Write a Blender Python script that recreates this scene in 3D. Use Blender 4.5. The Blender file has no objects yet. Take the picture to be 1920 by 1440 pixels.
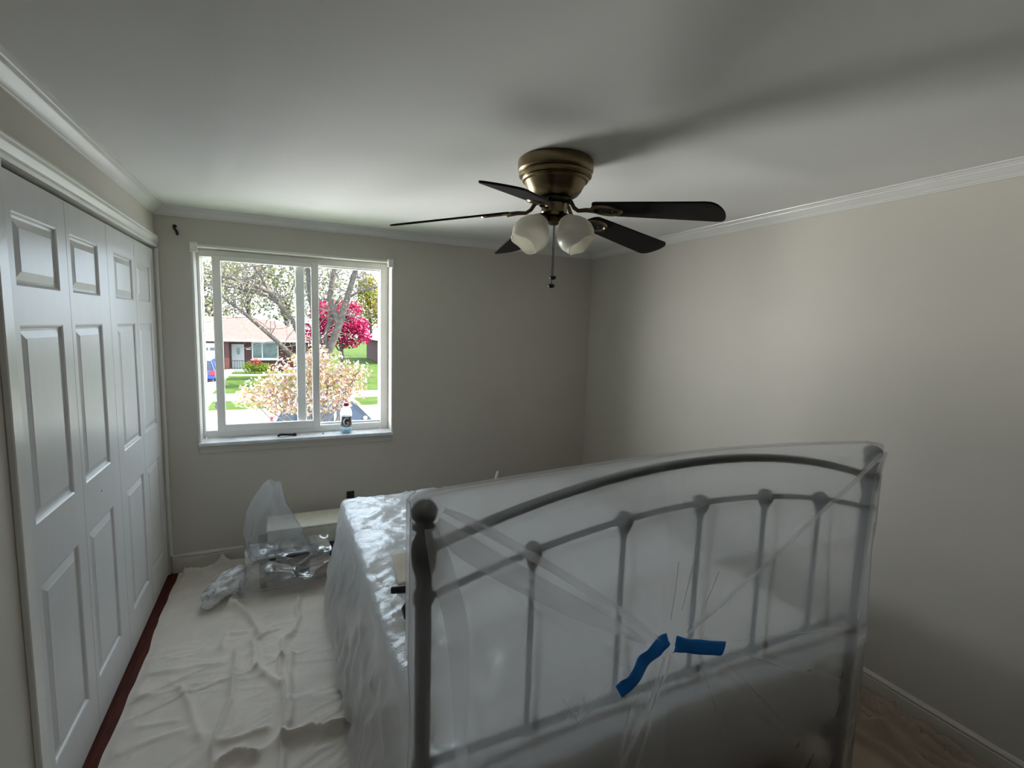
import bpy, math, random
import numpy as np
from mathutils import Vector, Matrix
random.seed(7); rng = np.random.default_rng(7)
scene = bpy.context.scene
COL = scene.collection
R = math.radians

# ------------------------------------------------------------------ camera
F_PX, YAW, PITCH, ROLL, CAM_Z = 921.6, 0.4383, -0.1142, 0.0317, 1.7205
fw = Vector((math.sin(YAW)*math.cos(PITCH), math.cos(YAW)*math.cos(PITCH), math.sin(PITCH)))
r0 = Vector((math.cos(YAW), -math.sin(YAW), 0)); u0 = r0.cross(fw)
rt = math.cos(ROLL)*r0 + math.sin(ROLL)*u0; up = -math.sin(ROLL)*r0 + math.cos(ROLL)*u0
cam_data = bpy.data.cameras.new('camera'); cam = bpy.data.objects.new('camera', cam_data); COL.objects.link(cam)
mw = Matrix((rt, up, -fw)).transposed().to_4x4(); mw.translation = (0, 0, CAM_Z); cam.matrix_world = mw
cam_data.sensor_fit = 'HORIZONTAL'; cam_data.sensor_width = 36; cam_data.lens = 36*F_PX/1920
cam_data.clip_start = 0.02; cam_data.clip_end = 500
scene.camera = cam

# ------------------------------------------------------------------ sky, sun, exposure
world = bpy.data.worlds.new('sky'); scene.world = world; world.use_nodes = True
wn = world.node_tree.nodes; wl = world.node_tree.links; wn.clear()
w_out = wn.new('ShaderNodeOutputWorld'); w_bg = wn.new('ShaderNodeBackground')
w_bg.inputs['Color'].default_value = (0.72, 0.85, 1.0, 1); w_bg.inputs['Strength'].default_value = 1.05   # bright hazy sky
wl.new(w_bg.outputs[0], w_out.inputs['Surface'])
sun_d = bpy.data.lights.new('sun', 'SUN'); sun_d.energy = 4.6; sun_d.angle = R(0.6); sun_d.color = (1.0, 0.95, 0.87)
sun = bpy.data.objects.new('sun', sun_d); COL.objects.link(sun)
sun.rotation_euler = Vector((-0.74, 0.05, -0.67)).to_track_quat('-Z', 'Y').to_euler()
scene.view_settings.view_transform = 'Standard'; scene.view_settings.look = 'None'
scene.view_settings.gamma = 1.0; scene.view_settings.use_curve_mapping = False
scene.view_settings.exposure = 2.5
# daylight portal in the window opening (guides sky sampling, emits nothing itself)
pd = bpy.data.lights.new('window_portal', 'AREA'); pd.shape = 'RECTANGLE'; pd.size = 1.26; pd.size_y = 1.28
pd.cycles.is_portal = True
po = bpy.data.objects.new('window_portal', pd); COL.objects.link(po); po.location = (0.122, 4.08, 1.53)
po.rotation_euler = Vector((0, -1, 0)).to_track_quat('-Z', 'Y').to_euler()

# added fill lamps outside, standing in for bounced daylight: one low, one level
def fill_lamp(name, loc, aim, size, power, col):
    d = bpy.data.lights.new(name, 'AREA'); d.shape = 'RECTANGLE'; d.size = size[0]; d.size_y = size[1]; d.energy = power; d.color = col
    o = bpy.data.objects.new(name, d); COL.objects.link(o); o.location = loc
    o.rotation_euler = (Vector(aim)-Vector(loc)).to_track_quat('-Z', 'Y').to_euler()
scene.cycles.diffuse_bounces = 8; scene.cycles.max_bounces = 16; scene.cycles.transparent_max_bounces = 16
fill_lamp('street_fill_lamp', (-4.2, 12.0, -2.4), (0.6, 2.8, 2.0), (5.5, 5.5), 680, (1.0, .99, .95))
fill_lamp('side_fill_lamp', (-4.6, 6.3, 1.2), (0.3, 3.8, 1.55), (5.0, 2.8), 225, (1.0, .985, .96))

# ------------------------------------------------------------------ room constants
XL, XR, D, YF, H = -0.714, 2.550, 3.811, -0.85, 2.405
GZ = -2.9

# ------------------------------------------------------------------ helpers
class MB:
    def __init__(s): s.v = []; s.f = []
    def add(s, vs, fs):
        b = len(s.v); s.v += [tuple(v) for v in vs]; s.f += [tuple(i+b for i in f) for f in fs]; return s
    def box(s, x0, x1, y0, y1, z0, z1, bev=0.0):
        if bev <= 0:
            vs = [(x, y, z) for z in (z0, z1) for y in (y0, y1) for x in (x0, x1)]
            return s.add(vs, [(0, 2, 3, 1), (4, 5, 7, 6), (0, 1, 5, 4), (2, 6, 7, 3), (0, 4, 6, 2), (1, 3, 7, 5)])
        b = min(bev, (x1-x0)/2.01, (y1-y0)/2.01, (z1-z0)/2.01)
        # chamfered box: three shells of 8 verts
        vs = []
        for sz, sy, sx in [(a, c, d) for a in (0, 1) for c in (0, 1) for d in (0, 1)]:
            X = (x0, x1)[sx]; Y = (y0, y1)[sy]; Z = (z0, z1)[sz]
            dx = b if sx == 0 else -b; dy = b if sy == 0 else -b; dz = b if sz == 0 else -b
            vs += [(X, Y+dy, Z+dz), (X+dx, Y, Z+dz), (X+dx, Y+dy, Z)]
        q = lambda sx, sy, sz, k: (sz*4+sy*2+sx)*3+k
        fs = []
        for sx in (0, 1):
            l = [q(sx, 0, 0, 0), q(sx, 1, 0, 0), q(sx, 1, 1, 0), q(sx, 0, 1, 0)]; fs.append(l if sx else l[::-1])
        for sy in (0, 1):
            l = [q(0, sy, 0, 1), q(0, sy, 1, 1), q(1, sy, 1, 1), q(1, sy, 0, 1)]; fs.append(l if sy else l[::-1])
        for sz in (0, 1):
            l = [q(0, 0, sz, 2), q(1, 0, sz, 2), q(1, 1, sz, 2), q(0, 1, sz, 2)]; fs.append(l if sz else l[::-1])
        for a in (0, 1):
            for c in (0, 1):
                fs.append([q(0, a, c, 1), q(1, a, c, 1), q(1, a, c, 2), q(0, a, c, 2)])
                fs.append([q(a, 0, c, 0), q(a, 1, c, 0), q(a, 1, c, 2), q(a, 0, c, 2)])
                fs.append([q(a, c, 0, 0), q(a, c, 1, 0), q(a, c, 1, 1), q(a, c, 0, 1)])
                for d in (0, 1): fs.append([q(a, c, d, 0), q(a, c, d, 1), q(a, c, d, 2)])
        return s.add(vs, fs)
    def tube(s, pts, rad, n=10, cap=True):
        pts = [Vector(p) for p in pts]; m = len(pts)
        if not hasattr(rad, '__len__'): rad = [rad]*m
        vs = []; ref = None
        for i in range(m):
            t = (pts[min(i+1, m-1)]-pts[max(i-1, 0)]).normalized()
            if ref is None: ref = t.orthogonal().normalized()
            ref = (ref-t*ref.dot(t)); ref = ref.normalized() if ref.length > 1e-6 else t.orthogonal().normalized()
            b = t.cross(ref)
            for k in range(n):
                a = 2*math.pi*k/n; vs.append(pts[i]+(ref*math.cos(a)+b*math.sin(a))*rad[i])
        fs = [(i*n+k, i*n+(k+1) % n, (i+1)*n+(k+1) % n, (i+1)*n+k) for i in range(m-1) for k in range(n)]
        if cap: fs += [tuple(range(n))[::-1], tuple((m-1)*n+k for k in range(n))]
        return s.add(vs, fs)
    def lathe(s, prof, c=(0, 0, 0), axis=(0, 0, 1), n=32, wave=None):
        ax = Vector(axis).normalized(); e1 = ax.orthogonal().normalized(); e2 = ax.cross(e1); c = Vector(c); vs = []
        for i, (r, h) in enumerate(prof):
            for k in range(n):
                a = 2*math.pi*k/n; hh = h+(wave(i, a) if wave else 0)
                vs.append(c+ax*hh+(e1*math.cos(a)+e2*math.sin(a))*max(r, 1e-5))
        m = len(prof)
        return s.add(vs, [(i*n+k, i*n+(k+1) % n, (i+1)*n+(k+1) % n, (i+1)*n+k) for i in range(m-1) for k in range(n)])
    def ball(s, c, r, n=16, m=10, sc=(1, 1, 1)):
        vs = []; c = Vector(c)
        for i in range(m+1):
            th = math.pi*i/m
            for k in range(n):
                a = 2*math.pi*k/n; rr = max(math.sin(th), 1e-3)
                vs.append((c.x+r*sc[0]*rr*math.cos(a), c.y+r*sc[1]*rr*math.sin(a), c.z+r*sc[2]*math.cos(th)))
        return s.add(vs, [(i*n+k, (i+1)*n+k, (i+1)*n+(k+1) % n, i*n+(k+1) % n) for i in range(m) for k in range(n)])
    def prism(s, poly, fn, a, b):
        """poly: list of 2d points; fn(p, t) -> 3d; from t=a to t=b"""
        n = len(poly); vs = [fn(p, a) for p in poly]+[fn(p, b) for p in poly]
        fs = [(k, (k+1) % n, n+(k+1) % n, n+k) for k in range(n)]+[tuple(range(n))[::-1], tuple(range(n, 2*n))]
        return s.add(vs, fs)
    def grid(s, P, skip=None):
        """P: array (m,n,3)"""
        m, n = P.shape[:2]
        fs = [(i*n+j, i*n+j+1, (i+1)*n+j+1, (i+1)*n+j) for i in range(m-1) for j in range(n-1) if skip is None or not skip[i, j]]
        return s.add([tuple(map(float, q)) for q in P.reshape(-1, 3)], fs)

WLOC = {}
def _place(o, origin, parent):
    if parent is not None:
        o.parent = parent; o.location = Vector(origin)-WLOC[parent.name]
    else: o.location = origin
    WLOC[o.name] = Vector(origin)
def obj(name, mb, mat, parent=None, smooth=None, fixn=True):
    vs = np.array(mb.v, dtype=float); lo = vs.min(0); hi = vs.max(0)
    org = np.array([(lo[0]+hi[0])/2, (lo[1]+hi[1])/2, lo[2]])
    me = bpy.data.meshes.new(name); me.from_pydata([tuple(v) for v in (vs-org)], [], mb.f); me.update()
    if fixn:
        import bmesh
        bm = bmesh.new(); bm.from_mesh(me); bmesh.ops.recalc_face_normals(bm, faces=bm.faces); bm.to_mesh(me); bm.free()
    if smooth is not None:
        me.polygons.foreach_set('use_smooth', [True]*len(me.polygons))
        if smooth < 179: me.set_sharp_from_angle(angle=R(smooth))
    me.materials.append(mat)
    o = bpy.data.objects.new(name, me); COL.objects.link(o); _place(o, org, parent)
    return o
def thing(name, loc, label, cat, group=None):
    o = bpy.data.objects.new(name, None); COL.objects.link(o); o.empty_display_size = 0.1
    _place(o, loc, None); return tag(o, label, cat, group)
def tag(o, label=None, cat=None, group=None, kind=None):
    if label: o['label'] = label
    if cat: o['category'] = cat
    if group: o['group'] = group
    if kind: o['kind'] = kind
    return o
def struct(name, mb, mat, parent=None, smooth=None, label=None):
    o = obj(name, mb, mat, parent, smooth)
    if parent is None: o['kind'] = 'structure'
    if label: o['label'] = label
    return o
def solidify(o, t, off=0):
    m = o.modifiers.new('thickness', 'SOLIDIFY'); m.thickness = t; m.offset = off; return o

# numpy gradient-ish value noise
_perm = rng.permutation(512); _perm = np.concatenate([_perm, _perm, _perm]); _val = rng.random(512)*2-1
def vn(x, y, seed=0):
    x = np.asarray(x, float)+seed*17.31; y = np.asarray(y, float)+seed*7.77
    xi = np.floor(x).astype(int); yi = np.floor(y).astype(int); fx = x-xi; fy = y-yi
    fx = fx*fx*fx*(fx*(fx*6-15)+10); fy = fy*fy*fy*(fy*(fy*6-15)+10)
    h = lambda a, b: _val[_perm[(_perm[a & 511]+b) & 511]]
    return (h(xi, yi)*(1-fx)+h(xi+1, yi)*fx)*(1-fy)+(h(xi, yi+1)*(1-fx)+h(xi+1, yi+1)*fx)*fy
def fbm(x, y, o=3, seed=0):
    a = 1; s = 0
    for k in range(o): s = s+a*vn(x*2**k, y*2**k, seed+k); a *= .5
    return s
def ridged(x, y, o=3, seed=0):
    a = 1; s = 0
    for k in range(o): s = s+a*(1-np.abs(vn(x*2**k, y*2**k, seed+k))*2); a *= .5
    return s
def seg_dist(X, Y, pts):
    d = np.full(X.shape, 1e9)
    for (ax, ay), (bx, by) in zip(pts[:-1], pts[1:]):
        vx, vy = bx-ax, by-ay; t = np.clip(((X-ax)*vx+(Y-ay)*vy)/(vx*vx+vy*vy+1e-12), 0, 1)
        d = np.minimum(d, np.hypot(X-ax-t*vx, Y-ay-t*vy))
    return d

# ------------------------------------------------------------------ materials
def newmat(name):
    m = bpy.data.materials.new(name); m.use_nodes = True; nt = m.node_tree
    return m, nt, nt.nodes.get('Principled BSDF'), nt.nodes.get('Material Output')
def nz(nt, scale, detail=3, rough=.5, coord='Object', stretch=None):
    tc = nt.nodes.new('ShaderNodeTexCoord'); n = nt.nodes.new('ShaderNodeTexNoise')
    n.inputs['Scale'].default_value = scale; n.inputs['Detail'].default_value = detail; n.inputs['Roughness'].default_value = rough
    if stretch:
        mp = nt.nodes.new('ShaderNodeMapping'); mp.inputs['Scale'].default_value = stretch
        nt.links.new(tc.outputs[coord], mp.inputs[0]); nt.links.new(mp.outputs[0], n.inputs['Vector'])
    else: nt.links.new(tc.outputs[coord], n.inputs['Vector'])
    return n
def mat(name, col, rough=.6, metal=0., vary=.06, vscale=4, bump=0., bscale=60, bdist=.002, spec=.5, stretch=None, col2=None):
    m, nt, b, out = newmat(name)
    b.inputs['Roughness'].default_value = rough; b.inputs['Metallic'].default_value = metal
    b.inputs['Specular IOR Level'].default_value = spec
    n = nz(nt, vscale, 4, .55, stretch=stretch); cr = nt.nodes.new('ShaderNodeValToRGB')
    c2 = col2 or tuple(min(1, c*(1+vary)) for c in col); c1 = col if col2 else tuple(c*(1-vary) for c in col)
    cr.color_ramp.elements[0].position = .35; cr.color_ramp.elements[1].position = .65
    cr.color_ramp.elements[0].color = (*c1, 1); cr.color_ramp.elements[1].color = (*c2, 1)
    nt.links.new(n.outputs['Fac'], cr.inputs[0]); nt.links.new(cr.outputs[0], b.inputs['Base Color'])
    if bump:
        n2 = nz(nt, bscale, 3, .6, stretch=stretch); bp = nt.nodes.new('ShaderNodeBump'); bp.inputs['Strength'].default_value = bump
        bp.inputs['Distance'].default_value = bdist
        nt.links.new(n2.outputs['Fac'], bp.inputs['Height']); nt.links.new(bp.outputs[0], b.inputs['Normal'])
    return m
def schlick(nt, f0=.04):
    """two-sided Schlick reflectance"""
    lw = nt.nodes.new('ShaderNodeLayerWeight'); lw.inputs['Blend'].default_value = .5
    pw = nt.nodes.new('ShaderNodeMath'); pw.operation = 'POWER'; pw.inputs[1].default_value = 4.0; nt.links.new(lw.outputs['Facing'], pw.inputs[0])
    ma = nt.nodes.new('ShaderNodeMath'); ma.operation = 'MULTIPLY_ADD'; ma.inputs[1].default_value = 1-f0; ma.inputs[2].default_value = f0; nt.links.new(pw.outputs[0], ma.inputs[0])
    return ma
def film(name, clear=.3, haze=.3, milky=.3, gloss=.12, tint=(.9, .92, .95), grough=.25, bump=.4, bscale=30, bdist=.01, hrough=.7, stretch=None, back=.6):
    """thin plastic sheet: clear see-through + blurred see-through + milky scatter + sheen"""
    m, nt, b, out = newmat(name); nt.nodes.remove(b); L = nt.links
    tr = nt.nodes.new('ShaderNodeBsdfTransparent'); rf = nt.nodes.new('ShaderNodeBsdfRefraction'); df = nt.nodes.new('ShaderNodeBsdfDiffuse')
    tl = nt.nodes.new('ShaderNodeBsdfTranslucent'); gl = nt.nodes.new('ShaderNodeBsdfGlossy')
    rf.inputs['IOR'].default_value = 1.08; rf.inputs['Roughness'].default_value = hrough
    for q in (tr, rf): q.inputs['Color'].default_value = (*tint, 1)
    for q in (df, tl): q.inputs['Color'].default_value = (.93, .935, .94, 1)
    gl.inputs['Roughness'].default_value = grough; gl.inputs['Color'].default_value = (.95, .95, .95, 1)
    n2 = nz(nt, bscale, 4, .6, stretch=stretch); bp = nt.nodes.new('ShaderNodeBump'); bp.inputs['Strength'].default_value = bump; bp.inputs['Distance'].default_value = bdist
    L.new(n2.outputs['Fac'], bp.inputs['Height'])
    for q in (df, tl, gl): L.new(bp.outputs[0], q.inputs['Normal'])
    def mix(a, c, f):
        x = nt.nodes.new('ShaderNodeMixShader'); x.inputs[0].default_value = f
        L.new(a.outputs[0], x.inputs[1]); L.new(c.outputs[0], x.inputs[2]); return x
    sc = mix(df, tl, back); tot = clear+haze+milky
    see = mix(tr, rf, haze/max(clear+haze, 1e-6)) if haze > 0 else tr
    body = mix(see, sc, milky/tot)
    fr = schlick(nt)
    ml = nt.nodes.new('ShaderNodeMath'); ml.operation = 'MULTIPLY_ADD'; ml.inputs[1].default_value = gloss*4; ml.inputs[2].default_value = gloss*.25; ml.use_clamp = True
    L.new(fr.outputs[0], ml.inputs[0])
    x = mix(body, gl, gloss); L.new(ml.outputs[0], x.inputs[0]); L.new(x.outputs[0], out.inputs['Surface'])
    return m
def leafmat(name, cols, trans=.35):
    m, nt, b, out = newmat(name); L = nt.links
    g = nt.nodes.new('ShaderNodeNewGeometry'); cr = nt.nodes.new('ShaderNodeValToRGB'); cr.color_ramp.interpolation = 'CONSTANT'
    e = cr.color_ramp.elements
    while len(e) < len(cols): e.new(.5)
    for i, c in enumerate(cols): e[i].position = i/len(cols); e[i].color = (*c, 1)
    L.new(g.outputs['Random Per Island'], cr.inputs[0])
    df = nt.nodes.new('ShaderNodeBsdfDiffuse'); tl = nt.nodes.new('ShaderNodeBsdfTranslucent'); x = nt.nodes.new('ShaderNodeMixShader'); x.inputs[0].default_value = trans
    L.new(cr.outputs[0], df.inputs[0]); L.new(cr.outputs[0], tl.inputs[0]); L.new(df.outputs[0], x.inputs[1]); L.new(tl.outputs[0], x.inputs[2])
    L.new(x.outputs[0], out.inputs['Surface']); return m

M_wall = mat('greige_wall_paint', (.62, .585, .53), .62, vary=.02, vscale=2, bump=.12, bscale=220, bdist=.001, spec=.35)
M_ceil = mat('ceiling_paint', (.82, .82, .80), .75, vary=.015, vscale=2, bump=.12, bscale=200, bdist=.001, spec=.3)
M_trim = mat('white_trim_paint', (.80, .80, .77), .25, vary=.02, bump=.05, bscale=80)
M_base = mat('baseboard_paint', (.66, .63, .57), .4, vary=.03, bump=.05, bscale=80)
M_door = mat('white_door_paint', (.68, .68, .68), .33, vary=.015, bump=.25, bscale=25, bdist=.0012, stretch=(6, 6, .6))
M_floor = mat('red_brown_hardwood', (.075, .018, .012), .75, spec=.2, vary=.3, vscale=6, stretch=(8, .8, 1))
M_closet_shade = mat('closet_shade', (.02, .02, .02), .9)
M_vinyl = mat('white_vinyl', (.88, .88, .86), .4, vary=.02)
M_stone = mat('marble_sill', (.72, .73, .75), .25, vary=.12, vscale=9)
M_black = mat('black_plastic', (.012, .012, .013), .4, vary=.1)
M_iron = mat('black_iron', (.010, .010, .011), .45, vary=.1, spec=.4)
M_brass = mat('antique_brass', (.20, .155, .085), .32, metal=1., vary=.12, vscale=12, bump=.06, bscale=90)
M_brassd = mat('dark_brass', (.10, .075, .045), .38, metal=1., vary=.12, vscale=12)
M_blade = mat('dark_walnut_blade', (.009, .005, .004), .75, spec=.2, vary=.3, vscale=5, stretch=(3, 3, 1))
M_canvas = mat('canvas_dropcloth', (.70, .645, .59), .9, vary=.05, vscale=7, bump=.35, bscale=130, bdist=.0015, spec=.1)
M_canvas2 = mat('brown_canvas_dropcloth', (.40, .33, .27), .9, vary=.07, vscale=7, bump=.35, bscale=130, bdist=.0015, spec=.1)
M_tape = mat('blue_painters_tape', (.010, .26, .92), .6, vary=.06, bump=.2, bscale=120)
M_matt = mat('white_mattress_ticking', (.78, .78, .80), .8)
M_wood = mat('pale_wood', (.55, .46, .36), .6, vary=.1, stretch=(1, 1, 8))
M_glass_shade, nt, b, out = newmat('frosted_white_glass')
b.inputs['Base Color'].default_value = (.90, .88, .82, 1); b.inputs['Roughness'].default_value = .3
b.inputs['Transmission Weight'].default_value = .0; b.inputs['Subsurface Weight'].default_value = .0
_tl = nt.nodes.new('ShaderNodeBsdfTranslucent'); _tl.inputs[0].default_value = (.95, .93, .87, 1); _x = nt.nodes.new('ShaderNodeMixShader'); _x.inputs[0].default_value = .4
_n = nz(nt, 70, 2); _bp = nt.nodes.new('ShaderNodeBump'); _bp.inputs['Strength'].default_value = .15; _bp.inputs['Distance'].default_value = .002
nt.links.new(_n.outputs['Fac'], _bp.inputs['Height']); nt.links.new(_bp.outputs[0], b.inputs['Normal'])
nt.links.new(b.outputs[0], _x.inputs[1]); nt.links.new(_tl.outputs[0], _x.inputs[2]); nt.links.new(_x.outputs[0], out.inputs['Surface'])
M_pane, nt, b, out = newmat('window_glass'); nt.nodes.remove(b)
_t = nt.nodes.new('ShaderNodeBsdfTransparent'); _g = nt.nodes.new('ShaderNodeBsdfGlossy'); _g.inputs['Roughness'].default_value = .02
_t.inputs[0].default_value = (.96, .97, .96, 1)
_fr = schlick(nt, .02); _x = nt.nodes.new('ShaderNodeMixShader')
nt.links.new(_fr.outputs[0], _x.inputs[0]); nt.links.new(_t.outputs[0], _x.inputs[1]); nt.links.new(_g.outputs[0], _x.inputs[2]); nt.links.new(_x.outputs[0], out.inputs['Surface'])
M_cover = film('mattress_plastic', clear=.24, haze=.0, milky=.6, gloss=.20, grough=.28, bump=.55, bscale=18, bdist=.012)
M_sheet = film('headboard_plastic', tint=(.985, .985, .99), clear=.40, haze=.28, milky=.32, back=.92, gloss=.10, grough=.3, bump=.12, bscale=9, bdist=.01, hrough=.75, stretch=(1, 1, .4))
M_fold = film('doubled_plastic', tint=(.98, .98, .98), clear=.55, haze=.0, milky=.45, back=.6, gloss=.10, grough=.3, bump=.2, bscale=20, bdist=.006)
M_glint = film('crease_glint', clear=.25, haze=.0, milky=.6, back=.4, gloss=.35, grough=.2, bump=.1)  # film brightened to imitate glints along the creases
M_bag = film('clear_bag_plastic', clear=.76, haze=.0, milky=.15, gloss=.22, grough=.15, bump=.5, bscale=16, bdist=.01)
M_wrap = film('shiny_clear_wrap', clear=.68, haze=.0, milky=.16, back=.4, gloss=.6, grough=.15, bump=.4, bscale=9, bdist=.012)
M_wad = film('crumpled_clear_plastic', clear=.20, haze=.0, milky=.75, back=.3, gloss=.3, grough=.15, bump=.8, bscale=35, bdist=.012)

# ================================================================== ROOM SHELL
WX0, WX1, WZ0, WZ1, WT = -0.512, 0.757, 0.885, 2.18, 0.27
struct('floor', MB().box(XL-.2, XR+.2, YF-.2, D+WT, -.15, 0), M_floor)
struct('ceiling', MB().box(XL-.2, XR+.2, YF-.2, D+WT, H, H+.15), M_ceil)
def wall_with_hole(mb, a0, a1, h0, h1, z0, z1, t0, t1, fn):
    def bx(a, b, c, d):
        if b-a > 1e-6 and d-c > 1e-6:
            vs = [fn(A, T, Z) for Z in (c, d) for T in (t0, t1) for A in (a, b)]
            mb.add(vs, [(0, 2, 3, 1), (4, 5, 7, 6), (0, 1, 5, 4), (2, 6, 7, 3), (0, 4, 6, 2), (1, 3, 7, 5)])
    bx(a0, h0, 0, H); bx(h1, a1, 0, H); bx(h0, h1, 0, z0); bx(h0, h1, z1, H)
    return mb
struct('wall_back', wall_with_hole(MB(), XL-.2, XR+.2, WX0, WX1, WZ0-.025, WZ1, D, D+WT, lambda a, t, z: (a, t, z)), M_wall)
struct('wall_right', MB().box(XR, XR+.2, YF-.2, D, 0, H), M_wall)
struct('wall_front', MB().box(XL-.2, XR, YF-.2, YF, 0, H), M_wall)
CY0, CY1, CZ1 = 1.895, 3.785, 2.148
struct('wall_left', wall_with_hole(MB(), YF, D, CY0, CY1, 0, CZ1, XL, XL-.12, lambda a, t, z: (t, a, z)), M_wall)
struct('wall_closet', MB().box(XL-.2, XL-.121, YF, D, 0, H), M_closet_shade)  # near-black backing paints the shade behind the closet doors

# crown moulding, mitred at each corner
CP = [(0, -.054), (.007, -.054), (.010, -.049), (.016, -.048), (.019, -.043), (.024, -.040), (.040, -.022), (.046, -.019), (.048, -.014),
      (.055, -.012), (.058, -.008), (.064, -.006), (.070, -.004), (.071, 0), (0, 0)]
def run(prof, p0, p1, inward, z, m0=1, m1=1):
    """extrude profile (distance from wall, height) along p0->p1 with mitred ends"""
    p0 = Vector(p0); p1 = Vector(p1); d = (p1-p0).normalized(); n = Vector(inward); mb = MB(); k = len(prof)
    vs = [p0+n*a+d*(a*m0)+Vector((0, 0, z+h)) for a, h in prof]+[p1+n*a-d*(a*m1)+Vector((0, 0, z+h)) for a, h in prof]
    return mb.add(vs, [(i, (i+1) % k, k+(i+1) % k, k+i) for i in range(k)]+[tuple(range(k))[::-1], tuple(range(k, 2*k))])
struct('trim_1', run(CP, (XL, YF, 0), (XL, D, 0), (1, 0, 0), H), M_trim, smooth=25, label='white crown moulding above the closet')
struct('trim_2', run(CP, (XL, D, 0), (XR, D, 0), (0, -1, 0), H), M_trim, smooth=25, label='white crown moulding above the window')
struct('trim_3', run(CP, (XR, D, 0), (XR, YF, 0), (-1, 0, 0), H), M_trim, smooth=25, label='white crown moulding above the bare wall')
struct('trim_4', run(CP, (XR, YF, 0), (XL, YF, 0), (0, 1, 0), H), M_trim, smooth=25)
BP = [(0, 0), (.016, 0), (.016, .098), (.012, .100), (.012, .104), (.015, .107), (.016, .112), (.013, .119), (.008, .124), (0, .126)]
struct('baseboard_back', run(BP, (XL, D, 0), (XR, D, 0), (0, -1, 0), 0), M_base, smooth=25)
struct('baseboard_right', run(BP, (XR, D, 0), (XR, YF, 0), (-1, 0, 0), 0), M_base, smooth=25)
struct('baseboard_front', run(BP, (XR, YF, 0), (XL, YF, 0), (0, 1, 0), 0), M_base, smooth=25)
struct('baseboard_left', run(BP, (XL, YF, 0), (XL, CY0-.066, 0), (1, 0, 0), 0, 1, 0), M_base, smooth=25)
# closet casing
KP = [(0, 0), (.012, 0), (.014, .006), (.016, .012), (.013, .016), (.013, .024), (.020, .034), (.026, .044), (.026, .054), (.021, .058), (.024, .064), (.024, .070), (0, .074)]
struct('trim_5', run(KP, (XL, CY0-.06, 0), (XL, D-.001, 0), (1, 0, 0), CZ1, 0, 0), M_trim, smooth=25, label='white moulded casing above the closet doors')
struct('trim_6', MB().box(XL, XL+.018, CY0-.062, CY0-.004, 0, CZ1, .003), M_trim)
struct('trim_7', MB().box(XL, XL+.018, CY1+.003, D-.001, .127, CZ1, .003), M_trim)

# ------------------------------------------------------------------ closet doors (bi-fold leaves)
DZ0, DZ1, DT, DX = .015, 2.132, .034, XL-.006      # DX: face plane
leaves = [(1.902, 2.394, 1.988, 2.312), (2.397, 2.868, 2.432, 2.745), (2.871, 3.333, 2.965, 3.290), (3.336, 3.772, 3.378, 3.680)]
rows = [(.205, .850), (1.050, 1.680), (1.800, 2.020)]
for i, (y0, y1, q0, q1) in enumerate(leaves):
    mb = MB(); rec = .010
    for a, b_ in ((y0, q0), (q1, y1)): mb.box(DX-DT, DX, a, b_, DZ0, DZ1)
    zs = [DZ0]+[z for r_ in rows for z in r_]+[DZ1]
    for k in range(0, len(zs), 2): mb.box(DX-DT, DX, q0, q1, zs[k], zs[k+1])
    d = struct(f'door_{i+1}', mb, M_door, label='white bi-fold closet door leaf with three raised panels')
    for (za, zb) in rows:
        loops = [(0, 0), (.006, -.003), (.010, -.009), (.018, -.011), (.042, -.0035), (.045, -.002)]
        vs = []
        for ins, dx in loops:
            vs += [(DX+dx, q0+ins, za+ins), (DX+dx, q1-ins, za+ins), (DX+dx, q1-ins, zb-ins), (DX+dx, q0+ins, zb-ins)]
        fs = [(l*4+k, l*4+(k+1) % 4, l*4+4+(k+1) % 4, l*4+4+k) for l in range(len(loops)-1) for k in range(4)]
        n = len(loops)*4-4; fs.append((n, n+1, n+2, n+3))
        obj('panel', MB().add(vs, fs), M_door, d)
    if i == 1: obj('screw_hole', MB().lathe([(0, .0012), (.003, .0012), (.0034, 0)], (DX, 2.60, .965), (1, 0, 0), 10), M_black, d)

# ------------------------------------------------------------------ window
FY0, FY1 = 3.935, 4.03
wroot = bpy.data.objects.new('window_1', None); COL.objects.link(wroot); _place(wroot, (.122, D, WZ0), None); wroot['kind'] = 'structure'
wroot['label'] = 'white vinyl sliding window with its left sash partly open'
def rect_frame(x0, x1, z0, z1, wl, wr, wb, wt, y0, y1, bev=.004):
    m = MB(); m.box(x0, x0+wl, y0, y1, z0, z1, bev); m.box(x1-wr, x1, y0, y1, z0, z1, bev)
    m.box(x0+wl, x1-wr, y0, y1, z0, z0+wb, bev); m.box(x0+wl, x1-wr, y0, y1, z1-wt, z1, bev); return m
obj('window_frame', rect_frame(WX0, WX1, WZ0, WZ1, .018, .060, .052, .050, FY0+.012, FY1), M_vinyl, wroot)
obj('jamb_track', rect_frame(WX0+.018, WX1-.060, WZ0+.052, WZ1-.050, .008, .006, .008, .008, FY0+.05, FY1-.005, .001), M_vinyl, wroot)
sash = obj('sash', rect_frame(-.425, .250, .925, 2.145, .052, .052, .052, .036, FY0, FY0+.032), M_vinyl, wroot, )
obj('pane', MB().box(-.373, .198, FY0+.014, FY0+.018, .977, 2.109), M_pane, sash)
sash2 = obj('sash', rect_frame(.092, .705, .932, 2.135, .062, .012, .016, .012, FY0+.042, FY0+.072), mat('outer_sash_vinyl', (.50, .51, .51), .4, vary=.02), wroot)
obj('pane', MB().box(.154, .693, FY0+.055, FY0+.059, .948, 2.123), M_pane, sash2)
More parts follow.
